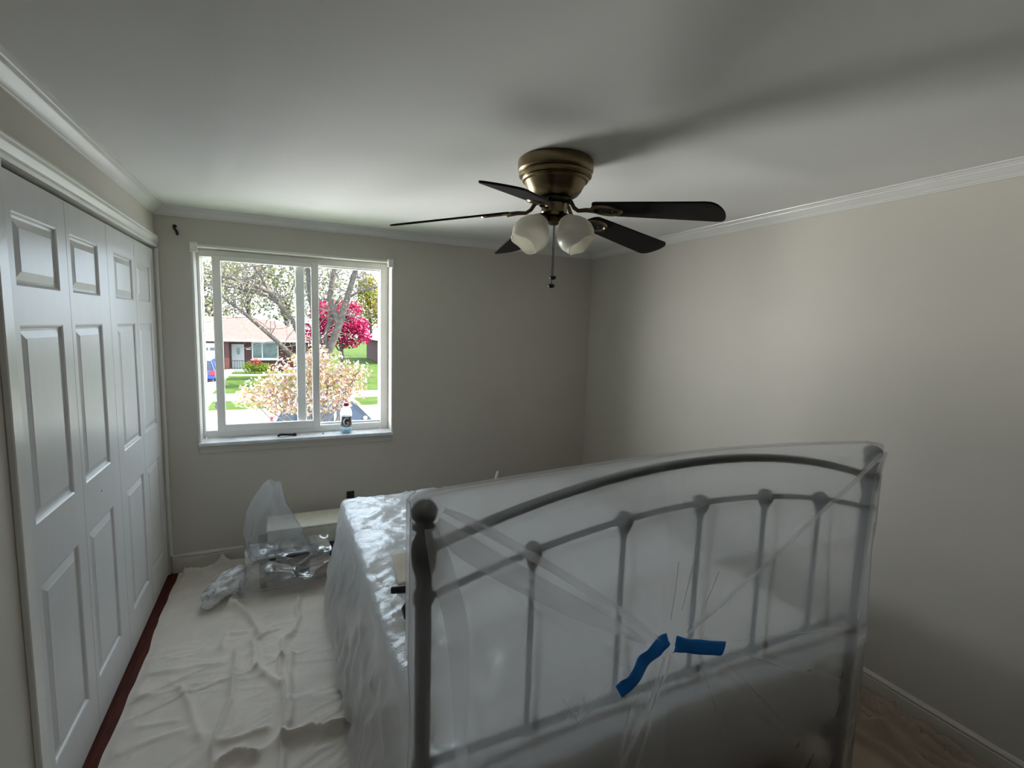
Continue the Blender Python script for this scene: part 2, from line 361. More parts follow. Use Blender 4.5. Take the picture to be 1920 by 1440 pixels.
for (x, z, s_) in ((-.425, 1.955, sash), (-.425, 1.115, sash), (.092, 1.940, sash2), (.092, 1.130, sash2)):
    yy = FY0+.006 if s_ is sash else FY0+.044
    obj('vent_latch', MB().box(x-.010, x+.003, yy, yy+.02, z-.026, z+.026, .003).box(x-.014, x-.008, yy+.003, yy+.017, z-.018, z+.002, .002), M_vinyl, s_)
for z in (2.085, .985):
    s4 = MB(); x = .660; w = .013
    for a in ((x-w, x+w, z-w, z-w+.003), (x-w, x+w, z+w-.003, z+w), (x-w, x-w+.003, z-w, z+w), (x+w-.003, x+w, z-w, z+w)):
        s4.box(a[0], a[1], FY0+.053, FY0+.0548, a[2], a[3])
    obj('sticker', s4, M_black, sash2)
obj('window_sill', MB().box(WX0-.012, WX1+.012, D-.030, FY0+.02, WZ0-.024, WZ0, .004), M_stone, wroot)
obj('apron', MB().box(WX0-.008, WX1+.008, D-.007, D, WZ0-.075, WZ0-.024, .002), M_wall, wroot)
for a in ((WX0-.012, WX0+.002, WZ0, WZ1), (WX1-.002, WX1+.010, WZ0, WZ1)):
    obj('corner_bead', MB().box(a[0], a[1], D-.006, D+.004, a[2], a[3], .002), M_trim, wroot)
obj('corner_bead', MB().box(WX0-.012, WX1+.010, D-.008, D+.004, WZ1-.004, WZ1+.012, .002), M_trim, wroot)
for x, l in ((WX0+.006, 'white blind bracket on the window head beside the closet'), (WX1-.012, 'white blind bracket on the window head away from the closet')):
    m = MB().box(x-.022, x+.022, D-.034, D-.009, WZ1-.040, WZ1+.020, .004)
    o = thing('blind_bracket', (x, D-.02, WZ1-.04), l, 'bracket', 'blind brackets at the window head')
    obj('housing', m, M_trim, o); obj('cover_flap', MB().box(x-.018, x+.018, D-.039, D-.034, WZ1-.034, WZ1+.010, .002), M_vinyl, o)

# wall hook and outlet
h = thing('wall_hook', (-.598, D, 2.22), 'black metal curtain rod hook left on the wall beside the window', 'hook')
obj('stem', MB().tube([(-.604, D-.001, 2.292), (-.606, D-.012, 2.284), (-.603, D-.022, 2.272), (-.594, D-.028, 2.262), (-.588, D-.03, 2.250), (-.587, D-.03, 2.232)], [.006, .007, .007, .008, .009, .007], 10), M_black, h, 60)
obj('mount', MB().lathe([(0, .004), (.010, .004), (.012, 0)], (-.604, D, 2.290), (0, -1, 0), 14), M_black, h, 40)
ou = thing('wall_outlet', (.449, D, .345), 'uncovered black electrical outlet on the wall behind the bed', 'outlet')
obj('socket_body', MB().box(.421, .477, D-.010, D-.0005, .345, .440, .003), M_black, ou)
for z in (.370, .415): obj('receptacle', MB().box(.434, .464, D-.015, D-.010, z-.015, z+.015, .004), M_iron, ou)

# ================================================================== CEILING FAN
FX, FYc = 1.031, 1.844
fan = thing('ceiling_fan', (FX, FYc, 1.90), 'antique brass ceiling fan with five dark wooden blades and two frosted lamp shades', 'ceiling fan')
obj('motor_housing', MB().lathe([(0, 2.4045), (.146, 2.4045), (.153, 2.400), (.155, 2.392), (.155, 2.362), (.152, 2.356), (.146, 2.352), (.150, 2.347), (.149, 2.340), (.141, 2.334), (.136, 2.332), (.138, 2.327), (.134, 2.320), (.126, 2.316), (.120, 2.305), (.110, 2.285), (.096, 2.268), (.078, 2.258), (.060, 2.254), (0, 2.254)], (FX, FYc, 0), n=56), M_brass, fan, 30)
obj('flywheel', MB().lathe([(0, 2.254), (.066, 2.254), (.072, 2.250), (.072, 2.240), (.060, 2.236), (0, 2.236)], (FX, FYc, 0), n=32), M_iron, fan, 30)
obj('switch_housing', MB().lathe([(0, 2.236), (.050, 2.236), (.054, 2.232), (.054, 2.198), (.050, 2.192), (.040, 2.186), (0, 2.186)], (FX, FYc, 0), n=32), M_brass, fan, 30)
kit = obj('light_fitter', MB().lathe([(0, 2.186), (.030, 2.186), (.034, 2.176), (.030, 2.160), (.016, 2.150), (0, 2.148)], (FX, FYc, 0), n=24), M_brassd, fan, 30)
PH = -61.2
for k in range(5):
    a = R(PH+72*k); er = Vector((math.cos(a), math.sin(a), 0)); et = Vector((-math.sin(a), math.cos(a), 0)); c0 = Vector((FX, FYc, 0))
    def bp(r, t, dz=0): return c0+er*r+et*t+Vector((0, 0, 2.196-.135*(r-.17)-.21*t+dz))
    out_ = []
    L0, L1 = .185, .675
    for i in range(9):  # rounded root
        q = math.pi*i/8; out_.append((L0+.03-.03*math.sin(q), -.056*math.cos(q)))
    out_ = out_[::1]
    tip = []
    for i in range(13):
        q = math.pi*i/12; tip.append((L1-.045+.045*math.sin(q)**.7 if 0 < i < 12 else L1-.045, .074*math.cos(q)))
    poly = out_+tip
    n = len(poly); vs = [bp(r, t, .0035) for r, t in poly]+[bp(r, t, -.0035) for r, t in poly]
    bl = obj('blade', MB().add(vs, [tuple(range(n)), tuple(range(n, 2*n))[::-1]]+[(i, (i+1) % n, n+(i+1) % n, n+i) for i in range(n)]), M_blade, fan)
    arm = [c0+er*.060+Vector((0, 0, 2.242)), c0+er*.080+Vector((0, 0, 2.232)), c0+er*.095+Vector((0, 0, 2.208)), c0+er*.115+Vector((0, 0, 2.194)), bp(.150, 0, -.006), bp(.195, 0, -.008)]
    m = MB().tube(arm, [.010, .009, .008, .008, .009, .010], 10)
    obj('blade_arm', m, M_brassd, bl, 50)
    ring = MB(); N = 28; prof = [(-.008, 0), (-.004, -.006), (.004, -.006), (.008, 0)]
    vs = []
    for j in range(N):
        q = 2*math.pi*j/N
        for dr, dz in prof: vs.append(bp(.238+(.058+dr)*math.cos(q), (.038+dr)*math.sin(q), -.0045+dz))
    obj('medallion', MB().add(vs, [(j*4+i, ((j+1) % N)*4+i, ((j+1) % N)*4+i+1, j*4+i+1) for j in range(N) for i in range(3)]), M_brass, bl, 50)
    m = MB(); vs = [bp(.238+.053*math.cos(2*math.pi*j/N), .033*math.sin(2*math.pi*j/N), -.0045) for j in range(N)]
    obj('medallion_plate', m.add(vs, [tuple(range(N))]), M_iron, bl)
    for dr in (.215, .262): obj('screw', MB().ball(bp(dr, 0, -.006), .005, 8, 6), M_brass, bl, 60)
cam_az = math.degrees(math.atan2(-FYc, -FX))
SH = [(.022, 0), (.032, .004), (.040, .016), (.058, .036), (.071, .060), (.0765, .084), (.074, .106), (.066, .124), (.059, .134), (.060, .139)]
for k, da in enumerate((-60, 60)):
    a = R(cam_az+da); er = Vector((math.cos(a), math.sin(a), 0))
    ax = (er*math.sin(R(36))+Vector((0, 0, -math.cos(R(36))))).normalized()
    neck = Vector((FX, FYc, 2.170))+er*.054
    obj('socket_arm', MB().tube([Vector((FX, FYc, 2.170))+er*.020, Vector((FX, FYc, 2.182))+er*.036, neck+ax*-.004, neck+ax*.016], [.010, .012, .022, .026], 14), M_brassd, kit, 50)
    wv = lambda i, q: (.004*math.cos(4*q) if i == 9 else (.002*math.cos(4*q) if i == 8 else 0))
    s_ = obj('lamp_shade', MB().lathe(SH, neck, ax, 40, wv), M_glass_shade, fan, 179); solidify(s_, .003, -1)
    obj('bulb', MB().lathe([(0, .030), (.012, .030), (.013, .046), (.022, .060), (.026, .078), (.020, .094), (.008, .103), (0, .104)], neck, ax, 18), M_trim, s_, 60)
for (dx, dy, z0_, z1_) in ((.004, -.006, 2.150, 1.935), (-.004, -.010, 2.150, 1.900)):
    ch = obj('pull_chain', MB().tube([(FX+dx, FYc+dy, z0_), (FX+dx, FYc+dy, z1_)], .0016, 6), M_iron, fan)
    obj('chain_knob', MB().ball((FX+dx, FYc+dy, z1_), .015, 16, 10, (1, 1, .66)), M_iron, ch, 60)

# ================================================================== BED
PX0, PX1, HY = .270, 1.890, 1.0
bed = thing('bed', (1.08, 1.0, 0), 'black iron bed with an arched spindle headboard under a clear plastic sheet', 'bed')
def arc(x, ze, zp): s = (x-PX0)/(PX1-PX0); return ze+(zp-ze)*(1-(2*s-1)**2)
for x in (PX0, PX1):
    po_ = obj('headboard_post', MB().lathe([(0, 0), (.019, 0), (.020, .01), (.0185, .03), (.0185, 1.175), (.022, 1.185), (.026, 1.200), (.028, 1.220), (.028, 1.236), (.026, 1.252), (.021, 1.262), (.018, 1.275), (.018, 1.290), (0, 1.290)], (x, HY, 0), n=24), M_iron, bed, 35)
    obj('finial', MB().ball((x, HY, 1.320), .029, 22, 14, (1, 1, .98)).lathe([(.018, 1.280), (.026, 1.284), (.026, 1.290), (.018, 1.294)], (x, HY, 0), n=20), M_iron, po_, 60)
    for z in (1.125, .715): obj('post_knuckle', MB().ball((x, HY, z), .0245, 16, 10, (1, 1, 1.2)), M_iron, po_, 60)
xs = np.linspace(PX0+.02, PX1-.02, 40)
obj('arched_top_rail', MB().tube([(x, HY, arc(x, 1.232, 1.362)) for x in xs], .0125, 12), M_iron, bed, 60)
obj('arched_lower_rail', MB().tube([(x, HY, arc(x, 1.118, 1.238)) for x in xs], .0085, 10), M_iron, bed, 60)
obj('bottom_rail', MB().tube([(PX0, HY, .715), (PX1, HY, .715)], .0105, 10), M_iron, bed, 60)
for x in (.54, .81, 1.08, 1.35, 1.62):
    zt = arc(x, 1.118, 1.238)
    sp = obj('spindle', MB().tube([(x, HY, .715), (x, HY, zt)], .0075, 10), M_iron, bed, 60)
    obj('spindle_knuckle', MB().lathe([(0, .024), (.014, .021), (.022, .010), (.0235, 0), (.021, -.012), (.014, -.028), (.009, -.045), (.0076, -.055)], (x, HY, zt), n=16), M_iron, sp, 60)
    obj('spindle_knuckle', MB().ball((x, HY, .715), .017, 14, 8), M_iron, sp, 60)
for x in (PX0+.035, PX1-.035):
    obj('side_rail', MB().box(x-.015, x+.015, HY+.01, 3.06, .20, .27, .003), M_iron, bed)
for x in (PX0+.04, PX1-.04):
    obj('foot_leg', MB().tube([(x, 3.02, 0), (x, 3.02, .22)], .02, 12), M_iron, bed, 40)
obj('slat_platform', MB().box(PX0+.02, PX1-.02, HY+.04, 3.03, .235, .262, .003), M_wood, bed)
tag(obj('box_spring', MB().box(.335, 1.825, 1.045, 3.015, .272, .435, .02), M_matt), 'white box spring under the mattress inside the plastic cover', 'box spring')
tag(obj('mattress', MB().box(.340, 1.820, 1.050, 3.010, .437, .636, .035), M_matt, smooth=50), 'white mattress wrapped in crumpled plastic on the iron bed', 'mattress')

# crumpled plastic cover over the mattress
ex0, ex1, ey0, ey1, topz, drop = .342, 1.822, 1.045, 3.030, .650, .63
st = .0165
us = np.arange(ex0-drop, ex1+drop+1e-6, st); vs_ = np.arange(ey0-.45, ey1+drop+1e-6, st)
Uu, Vv = np.meshgrid(us, vs_, indexing='ij')
du = np.where(Uu < ex0, Uu-ex0, np.where(Uu > ex1, Uu-ex1, 0)); dv = np.where(Vv < ey0, Vv-ey0, np.where(Vv > ey1, Vv-ey1, 0))
dd = np.hypot(du, dv); ang = np.arctan2(dv, du); bu = np.clip(Uu, ex0, ex1); bv = np.clip(Vv, ey0, ey1)
rad = .045; arcl = rad*math.pi/2; th = np.clip(dd/rad, 0, math.pi/2); below = np.clip(dd-arcl, 0, None)
side = np.clip(below/.5, 0, 1); flare = np.where(Uu < ex0, .085, np.where(Vv > ey1, .03, .035))
fold_s = fbm((bu+bv)*9+ang*2.2, below*1.3, 3, 5)*.5+np.abs(vn((bu-bv)*14, below*.9, 9))*.6
outw = rad*np.sin(th)+flare*side**1.0+side*(.035*fold_s)
X = bu+np.cos(ang)*outw*(dd > 0); Y = bv+np.sin(ang)*outw*(dd > 0)
Y = np.where(Vv < ey0, np.maximum(Y, 1.028+.004*vn(Uu*8, Vv*8, 3)), Y)
Z = topz-rad*(1-np.cos(th))-below
wrk = (np.clip(ridged(Uu*7+fbm(Uu*3, Vv*3, 2, 2)*1.5, Vv*11+fbm(Uu*4, Vv*4, 2, 8)*2, 3, 21), -.5, 2)-.6)*.0068
wrk += (1-np.abs(vn((Uu*.8+Vv)*16, (Uu-Vv)*5, 31))*2)*.005
wrk += (np.clip(ridged((Uu+.4*Vv)*18+fbm(Uu*6, Vv*6, 2, 70), (Vv-.4*Uu)*26, 2, 71), 0, 2)-.4)*.0028
top_m = np.clip(1-below/.1, 0, 1)
Z = Z+wrk*top_m*np.cos(th)+.012*fbm(Uu*2.2, Vv*2.2, 2, 40)*top_m
nrm_w = (ridged((Uu+Vv)*6, (Uu-Vv)*2+Z*2.0, 2, 51)-.6)*.009*np.clip(below/.05, 0, 1)
X = X+np.cos(ang)*nrm_w*(dd > 0); Y = np.where(Vv < ey0, Y, Y+np.sin(ang)*nrm_w*(dd > 0))
Z = np.maximum(Z, .018+.012*np.abs(vn(Uu*12, Vv*12, 60)))
skip = (dd[:-1, :-1] > drop+.03)
cover = obj('mattress_cover', MB().grid(np.stack([X, Y, Z], -1), skip), M_cover, smooth=179)
tag(cover, 'crumpled translucent plastic cover draped over the mattress down to the floor', 'plastic cover')

# clear plastic sheet hung over the headboard
TX, TZ = .955, .862
RW = .0315
def top_line(x):
    q = np.clip((x-PX0)/(PX1-PX0), 0, 1); o = np.maximum(np.maximum(PX0-x, x-PX1), 0)
    return 1.354+.030*np.sin(np.pi*q)-(.038-np.sqrt(np.maximum(.038**2-np.minimum(o, .0379)**2, 0)))
cols = [(PX0-.010, HY+.036, 1), (PX0-.024, HY+.024, 1)]+[(PX0-RW*math.cos(q), HY-RW*math.sin(q), 1) for q in np.linspace(0, math.pi/2, 7)]
cols += [(x, None, 0) for x in np.linspace(PX0+.006, PX1-.006, 170)]
cols += [(PX1+RW*math.sin(q), HY-RW*math.cos(q), 1) for q in np.linspace(0, math.pi/2, 7)]+[(PX1+.024, HY+.024, 1), (PX1+.010, HY+.036, 1)]
nx, nzr = len(cols), 130
sv = np.concatenate([np.linspace(0, .08, 16)[:-1], np.linspace(.08, 1, nzr-15)])
cx_ = np.array([c[0] for c in cols]); Xs = np.repeat(cx_[:, None], nzr, 1); Sv = np.repeat(sv[None, :], nx, 0)
zt_ = top_line(Xs);  Zb = .10+.02*vn(Xs*6, Xs*0, 70); Zs = zt_+(Zb-zt_)*Sv
dT = np.hypot(Xs-TX, Zs-TZ); dTop = zt_-Zs; dP = np.minimum(np.abs(Xs-PX0), np.abs(Xs-PX1))
gap = .0140+.0105*np.clip((dTop-.03)/.06, 0, 1)+.028*np.clip(np.minimum(dT/.9, dTop/.7), 0, 1)**1.3; gap = np.maximum(gap, RW-(RW-.0140)*np.clip(dP/.08, 0, 1)**.8)
tt_ = np.clip(dTop/.035, 0, 1); gap = gap*np.sqrt(1-(1-tt_)**2*.75)
angT = np.arctan2(Zs-TZ, Xs-TX)
rays = (1-np.abs(vn(angT*5.0, angT*0+.5, 81))*2)*.5+(1-np.abs(vn(angT*11, angT*0+.5, 82))*2)*.35
amp = .010*np.exp(-dT/.35)*np.clip(dT/.05, 0, 1)
Yf = HY-gap-np.clip(rays, 0, 2)*amp-.005*np.clip(fbm(Xs*5, Zs*2.5, 3, 85)+.3, 0, 2)*np.clip(dTop/.15, 0, 1)
def crease(p0, p1, w, h):
    global Yf
    d = seg_dist(Xs, Zs, [p0, p1]); Yf = Yf-h*np.exp(-(d/w)**2)
crease((PX0+.02, 1.33), (TX-.05, TZ), .012, .010); crease((PX0+.06, 1.25), (TX-.12, TZ-.05), .010, .010)
crease((PX1-.02, 1.33), (TX+.06, TZ), .008, .009); crease((TX, TZ), (.60, .12), .010, .012); crease((TX-.02, TZ), (.70, .12), .008, .008)
crease((TX+.1, TZ-.02), (1.75, .55), .008, .005); crease((TX+.1, TZ-.05), (1.55, .35), .008, .005); crease((.36, 1.2), (.42, .12), .02, .008)
crease((.62, .75), (.68, .80), .008, .014); crease((.66, .74), (.66, .80), .006, .010)
for i, (x, y, k) in enumerate(cols):
    if k: Yf[i, :] = y-.003*vn(Zs[i]*8, Zs[i]*0+i*.3, 88)
front = np.stack([Xs+(Xs < PX0)*.004*vn(Zs*6, Zs*0, 87), Yf, Zs], -1)
# over the top and down the back
nb = 24; back = np.zeros((nx, nb, 3)); ybk = np.maximum(Yf[:, 0], 1.036)
for j in range(nb):
    t = (j+1)/nb; q = min(t*nb/6, 1)
    back[:, nb-1-j, 0] = Xs[:, 0]; back[:, nb-1-j, 1] = Yf[:, 0]+(ybk-Yf[:, 0])*(.5-.5*math.cos(q*math.pi))
    back[:, nb-1-j, 2] = zt_[:, 0]+.004*math.sin(q*math.pi)-max(t-5/nb, 0)*.45
sheet = obj('plastic_sheet', MB().grid(np.concatenate([back, front], 1)), M_sheet, smooth=179)
tag(sheet, 'clear plastic sheet hung over the iron headboard and taped at its middle', 'plastic sheet')
def sheet_y(x, z):
    i = int(np.argmin(np.abs(cx_-x))); j = int(np.argmin(np.abs(Zs[i]-z))); return float(Yf[i, j])
def ribbon(name, pts, widths, mat_, parent, off=.006, n=40, bulge=.006, thick=0, taper=False):
    """strip lying on the front of the sheet along pts (x,z)"""
    pts = [Vector((p[0], 0, p[1])) for p in pts]; m = len(pts)-1; rowsP = []
    def cat(t):
        k = min(int(t*m), m-1); f = t*m-k
        p0, p1, p2, p3 = pts[max(k-1, 0)], pts[k], pts[k+1], pts[min(k+2, m)]
        return .5*((2*p1)+(p2-p0)*f+(2*p0-5*p1+4*p2-p3)*f*f+(3*p1-p0-3*p2+p3)*f**3)
    for i in range(n+1):
        t = i/n; c = cat(t); d = (cat(min(t+.01, 1))-cat(max(t-.01, 0))).normalized(); nn = Vector((-d.z, 0, d.x)); w = np.interp(t, np.linspace(0, 1, len(widths)), widths)
        row = []
        for j in range(7):
            s = j/3-1; p = c+nn*(s*w/2); y = min(sheet_y(p.x+dx_, p.z+dz_) for dx_ in (-.012, 0, .012) for dz_ in (-.012, 0, .012)); row.append((p.x, y-off-bulge*(1-s*s), p.z))
        rowsP.append(row)
    P = np.array(rowsP); P[:, :, 1] = np.minimum(P[:, :, 1], np.repeat(P[:, :, 1].mean(1, keepdims=True)+.004, 7, 1))
    for _ in range(4): P[1:-1, :, 1] = .5*P[1:-1, :, 1]+.25*(P[:-2, :, 1]+P[2:, :, 1])
    o = obj(name, MB().grid(P), mat_, parent, 179)
    if thick: solidify(o, thick)
    return o
ribbon('fold', [(.285, 1.315), (.34, 1.255), (.46, 1.165), (.66, 1.03), (.86, .90)], [.015, .05, .055, .05, .012], M_fold, sheet)
ribbon('fold', [(.300, 1.335), (.40, 1.275), (.60, 1.135), (.80, .985), (.93, .875)], [.010, .022, .020, .02, .008], M_fold, sheet)
ribbon('fold', [(1.870, 1.32), (1.60, 1.185), (1.30, 1.03), (1.02, .88)], [.03, .018, .014, .006], M_fold, sheet)
ribbon('fold', [(.93, .84), (.84, .62), (.70, .36), (.60, .14)], [.008, .02, .03, .05], M_fold, sheet)
ribbon('fold', [(.95, .84), (.90, .62), (.82, .36), (.76, .14)], [.006, .012, .012, .02], M_fold, sheet)
ribbon('fold', [(.275, 1.30), (.30, 1.20), (.335, 1.05), (.345, .80), (.36, .40)], [.03, .05, .05, .03, .02], M_fold, sheet)
ribbon('fold', [(1.895, 1.33), (1.86, 1.22), (1.84, 1.05), (1.80, .75)], [.03, .03, .02, .012], M_fold, sheet)
for (xa, za, xb, zb2, w_) in ((1.00, .95, 1.04, 1.16, .004), (.96, .93, .97, 1.10, .004), (1.07, .92, 1.13, 1.04, .004), (1.20, .78, 1.52, .62, .006), (1.18, .75, 1.45, .48, .006), (1.10, .74, 1.22, .46, .005), (1.22, .80, 1.78, .72, .005), (.84, .74, .80, .56, .005), (.90, .74, .92, .60, .004), (.76, .80, .66, .70, .004), (.62, .80, .66, .73, .008), (.67, .81, .66, .74, .008)):
    ribbon('crease', [(xa, za), ((xa+xb)/2+.004, (za+zb2)/2), (xb, zb2)], [.001, w_, .001], M_glint, sheet, off=.003, n=14, bulge=.002)  # added bright slivers stand in for glints on the wrinkles
t1 = ribbon('tape_strip', [(.945, .884), (.905, .872), (.862, .838), (.825, .795), (.788, .772)], [.034, .054, .050, .054, .046], M_tape, None, off=.010, bulge=.002, thick=.0006)
tag(t1, 'wavy strip of blue painter\'s tape on the plastic headboard sheet', 'tape', 'blue tape strips on the plastic sheet')
t2 = ribbon('tape_strip', [(.970, .862), (1.03, .838), (1.10, .815), (1.170, .793)], [.046, .044, .044, .046], M_tape, None, off=.010, bulge=.002, thick=.0006)
tag(t2, 'straight strip of blue painter\'s tape on the plastic headboard sheet', 'tape', 'blue tape strips on the plastic sheet')

# things on the bed
tag(obj('wooden_stick', MB().tube([(1.04, 2.52, .690), (1.20, 2.80, .694), (1.365, 3.10, .700)], .011, 10), M_wood, smooth=50), 'pale wooden stick lying across the plastic-covered mattress', 'stick')
tl_ = thing('hand_tool', (.42, 1.70, .66), 'black hand tool with two grips lying on the plastic-covered mattress', 'tool')
obj('grip', MB().tube([(.362, 1.80, .705), (.42, 1.77, .714), (.47, 1.74, .717)], [.014, .016, .015], 12), M_black, tl_, 50)
obj('grip', MB().tube([(.385, 1.640, .678), (.382, 1.665, .70), (.41, 1.695, .712), (.47, 1.74, .717)], [.012, .013, .013, .013], 12), M_black, tl_, 50)
obj('pivot', MB().lathe([(0, .012), (.012, .012), (.014, 0), (.012, -.012), (0, -.012)], (.475, 1.742, .715), (0, 0, 1), 14), M_iron, tl_, 40)
gx, gy = np.meshgrid(np.linspace(.40, .58, 12), np.linspace(1.86, 2.14, 14), indexing='ij')
tp = obj('folded_paper', MB().grid(np.stack([gx+.1*(gy-1.86), gy, .682+.006*vn(gx*14, gy*12, 90)+.004], -1)), mat('tan_paper', (.60, .55, .46), .8, vary=.05), smooth=179); solidify(tp, .003)
tag(tp, 'tan folded paper lying on the plastic-covered mattress', 'paper')

# ================================================================== DROP CLOTHS
def cloth(name, x0, x1, y0, y1, st, folds, seed, mat_, amp, edge=0.012, dirn=.3):
    gx = np.arange(x0, x1, st); gy = np.arange(y0, y1, st); X, Y = np.meshgrid(gx, gy, indexing='ij')
    Wx = X+.03*fbm(X*4, Y*4, 2, seed+20); Wy = Y+.03*fbm(X*4, Y*4, 2, seed+21)
    Z = .004+amp*.22*(fbm(X*2.2, Y*2.2, 2, seed)+1.2)
    for k, (a, f1, f2, w) in enumerate(((dirn, 1.6, 9, .35), (dirn-.5, 2.4, 15, .16), (dirn+.5, 2.6, 13, .18), (dirn, 4, 32, .20), (dirn+.25, 6, 55, .12))):
        U = Wx*math.cos(a)+Wy*math.sin(a); V = -Wx*math.sin(a)+Wy*math.cos(a)
        r_ = np.clip(1-np.abs(vn(U*f1, V*f2, seed+k*3))*3.2, 0, 1); Z = Z+amp*w*r_**2*np.clip(vn(U*1.3, V*2.5, seed+40+k)+.55, 0, 1)
    for pts, w, hh in folds:
        wx = .012*fbm(X*8, Y*8, 2, seed+5); d = seg_dist(X+wx, Y-wx, pts); dn = np.abs(d)/w
        Z = Z+1.35*hh*np.exp(-(dn*1.15)**1.25)
    Z = np.maximum(Z, .003)
    e = np.minimum(np.minimum(X-x0, x1-X), np.minimum(Y-y0, y1-Y)); Z = .003+(Z-.003)*np.clip(e/.04, 0.15, 1)
    wob = np.clip(1-(X-x0)/.15, 0, 1)*edge*fbm(Y*3, Y*0, 3, seed+11)*1.6
    o = obj(name, MB().grid(np.stack([X+wob, Y, Z], -1)), mat_, smooth=179); return o
FD = [([(-.29, 3.20), (-.19, 3.0), (-.15, 2.82)], .018, .030), ([(.07, 3.14), (.04, 2.87), (-.03, 2.68), (-.04, 2.57)], .015, .022), ([(-.31, 2.77), (-.30, 2.90), (-.21, 2.88)], .014, .014),
      ([(-.25, 2.76), (-.25, 2.59), (-.24, 2.37), (-.28, 2.16), (-.28, 1.95)], .014, .018), ([(-.18, 2.76), (-.15, 2.55), (-.05, 2.37)], .018, .020), ([(-.04, 2.57), (-.03, 2.28), (-.02, 2.07), (-.04, 1.85)], .012, .024),
      ([(.01, 2.59), (0, 2.33), (0, 2.10)], .012, .020), ([(-.45, 2.52), (-.39, 2.35), (-.33, 2.16)], .018, .012), ([(-.02, 2.02), (.07, 2.02), (.20, 2.01)], .020, .034), ([(-.25, 2.01), (-.20, 2.03), (-.13, 1.99)], .02, .028),
      ([(-.62, 3.70), (-.51, 3.66), (-.40, 3.73)], .022, .045), ([(-.45, 3.74), (-.34, 3.73), (-.24, 3.73)], .02, .04), ([(-.32, 3.2), (-.29, 3.39), (-.22, 3.54)], .022, .035), ([(-.27, 2.11), (-.15, 2.11), (-.09, 2.11)], .016, .016),
      ([(-.62, 2.69), (-.48, 2.67), (-.31, 2.66)], .012, .006), ([(-.62, 2.54), (-.54, 2.53), (-.45, 2.51)], .012, .006), ([(-.60, 2.36), (-.45, 2.33)], .012, .006), ([(-.2, 2.78), (-.13, 2.80), (-.06, 2.84)], .012, .014)]
c1 = cloth('drop_cloth', -.665, .95, .9, 3.785, .009, FD, 100, M_canvas, .030, .006)
tag(c1, 'beige canvas drop cloth spread over the floor beside the closet', 'drop cloth', 'canvas drop cloths on the floor')
FD2 = [([(2.50, 1.30), (2.505, 1.20), (2.48, 1.05), (2.46, .7)], .013, 0.058), ([(2.38, 1.28), (2.45, 1.15), (2.42, .95), (2.40, .6)], .013, 0.052), ([(2.28, 1.24), (2.30, 1.06), (2.28, .80)], .013, 0.049), ([(2.16, 1.20), (2.20, 1.01), (2.18, .75)], .013, 0.046),
       ([(2.42, 1.6), (2.40, 1.3), (2.34, 1.1)], .013, 0.039), ([(2.10, 1.5), (2.24, 1.2), (2.36, .9), (2.40, .7)], .013, 0.039), ([(2.2, 1.6), (2.33, 1.35), (2.44, 1.1)], .013, 0.039)]
c2 = cloth('drop_cloth', 1.80, 2.528, .35, 2.6, .009, FD2, 140, M_canvas2, .045, .004, 1.9)
tag(c2, 'brown rumpled drop cloth bunched along the bare wall\'s baseboard', 'drop cloth', 'canvas drop cloths on the floor')

# ================================================================== CLUTTER BY THE WINDOW WALL
M_nwood = mat('orange_brown_wood', (.30, .115, .03), .5, vary=.2, vscale=8, stretch=(1, 6, 1)); M_ndark = mat('dark_stained_wood', (.022, .020, .022), .35, vary=.2)
M_beige = mat('cream_panel', (.70, .67, .58), .6, vary=.06, vscale=30, bump=.25, bscale=40, bdist=.002)
ns = thing('night_stand', (.10, 3.47, .02), 'low dark wooden night stand wrapped in clear plastic beside the bed', 'night stand')
obj('body', MB().box(-.16, .40, 3.33, 3.70, .055, .20, .005), M_ndark, ns)
obj('drawer_front', MB().box(.13, .385, 3.316, 3.330, .065, .175, .004), M_nwood, ns)
obj('top', MB().box(-.18, .42, 3.31, 3.72, .20, .222, .004), M_ndark, ns)
for x in (-.14, .38):
    for y in (3.35, 3.68): obj('leg', MB().box(x-.018, x+.018, y-.018, y+.018, .020, .055, .003), M_ndark, ns)
bxm = MB().box(-.115, .46, 3.43, 3.69, .2225, .345, .006)
cb = thing('cream_box', (.17, 3.54, .222), 'cream speckled box standing on the wrapped night stand', 'box')
obj('body', bxm, M_beige, cb); obj('lid', MB().box(-.12, .465, 3.425, 3.695, .3455, .358, .004), M_beige, cb)
obj('end_vent', MB().box(-.121, -.1155, 3.47, 3.65, .24, .33, .001), M_ndark, cb)
# upright clear bag
def blob(name, fn, nu, nv, mat_, close=True):
    P = np.zeros((nv, nu+1, 3))
    for i in range(nv):
        for j in range(nu+1): P[i, j] = fn(i/(nv-1), 2*math.pi*(j % nu)/nu)
    return obj(name, MB().grid(P), mat_, None, 179)
def bagfn(t, a):
    # t 0 bottom..1 top ; leaning cone with pleats
    z = .235+t*.455; n1 = float(vn(np.array(math.cos(a)*1.5+t*2), np.array(math.sin(a)*1.5-t*1.5), 300)); n2 = 1-2*abs(float(vn(np.array(math.cos(a)*3+t*1.2), np.array(math.sin(a)*3+t*2.5), 310)))
    w = (.135*(1-t)**.7+.030)*(1+.28*n1+.16*n2); dp = .042*(1-t*.5)*(1+.3*n2)
    return (-.085+.025*t-.03*math.sin(3*t)+.03*(1-t)+w*math.cos(a), 3.356+.045*t+dp*math.sin(a), z+.03*n1*(t > .5)+.012*math.cos(2*a)*(t > .9))
tag(blob('plastic_bag', bagfn, 44, 26, M_bag), 'thin clear plastic bag standing upright in front of the cream box', 'plastic bag')
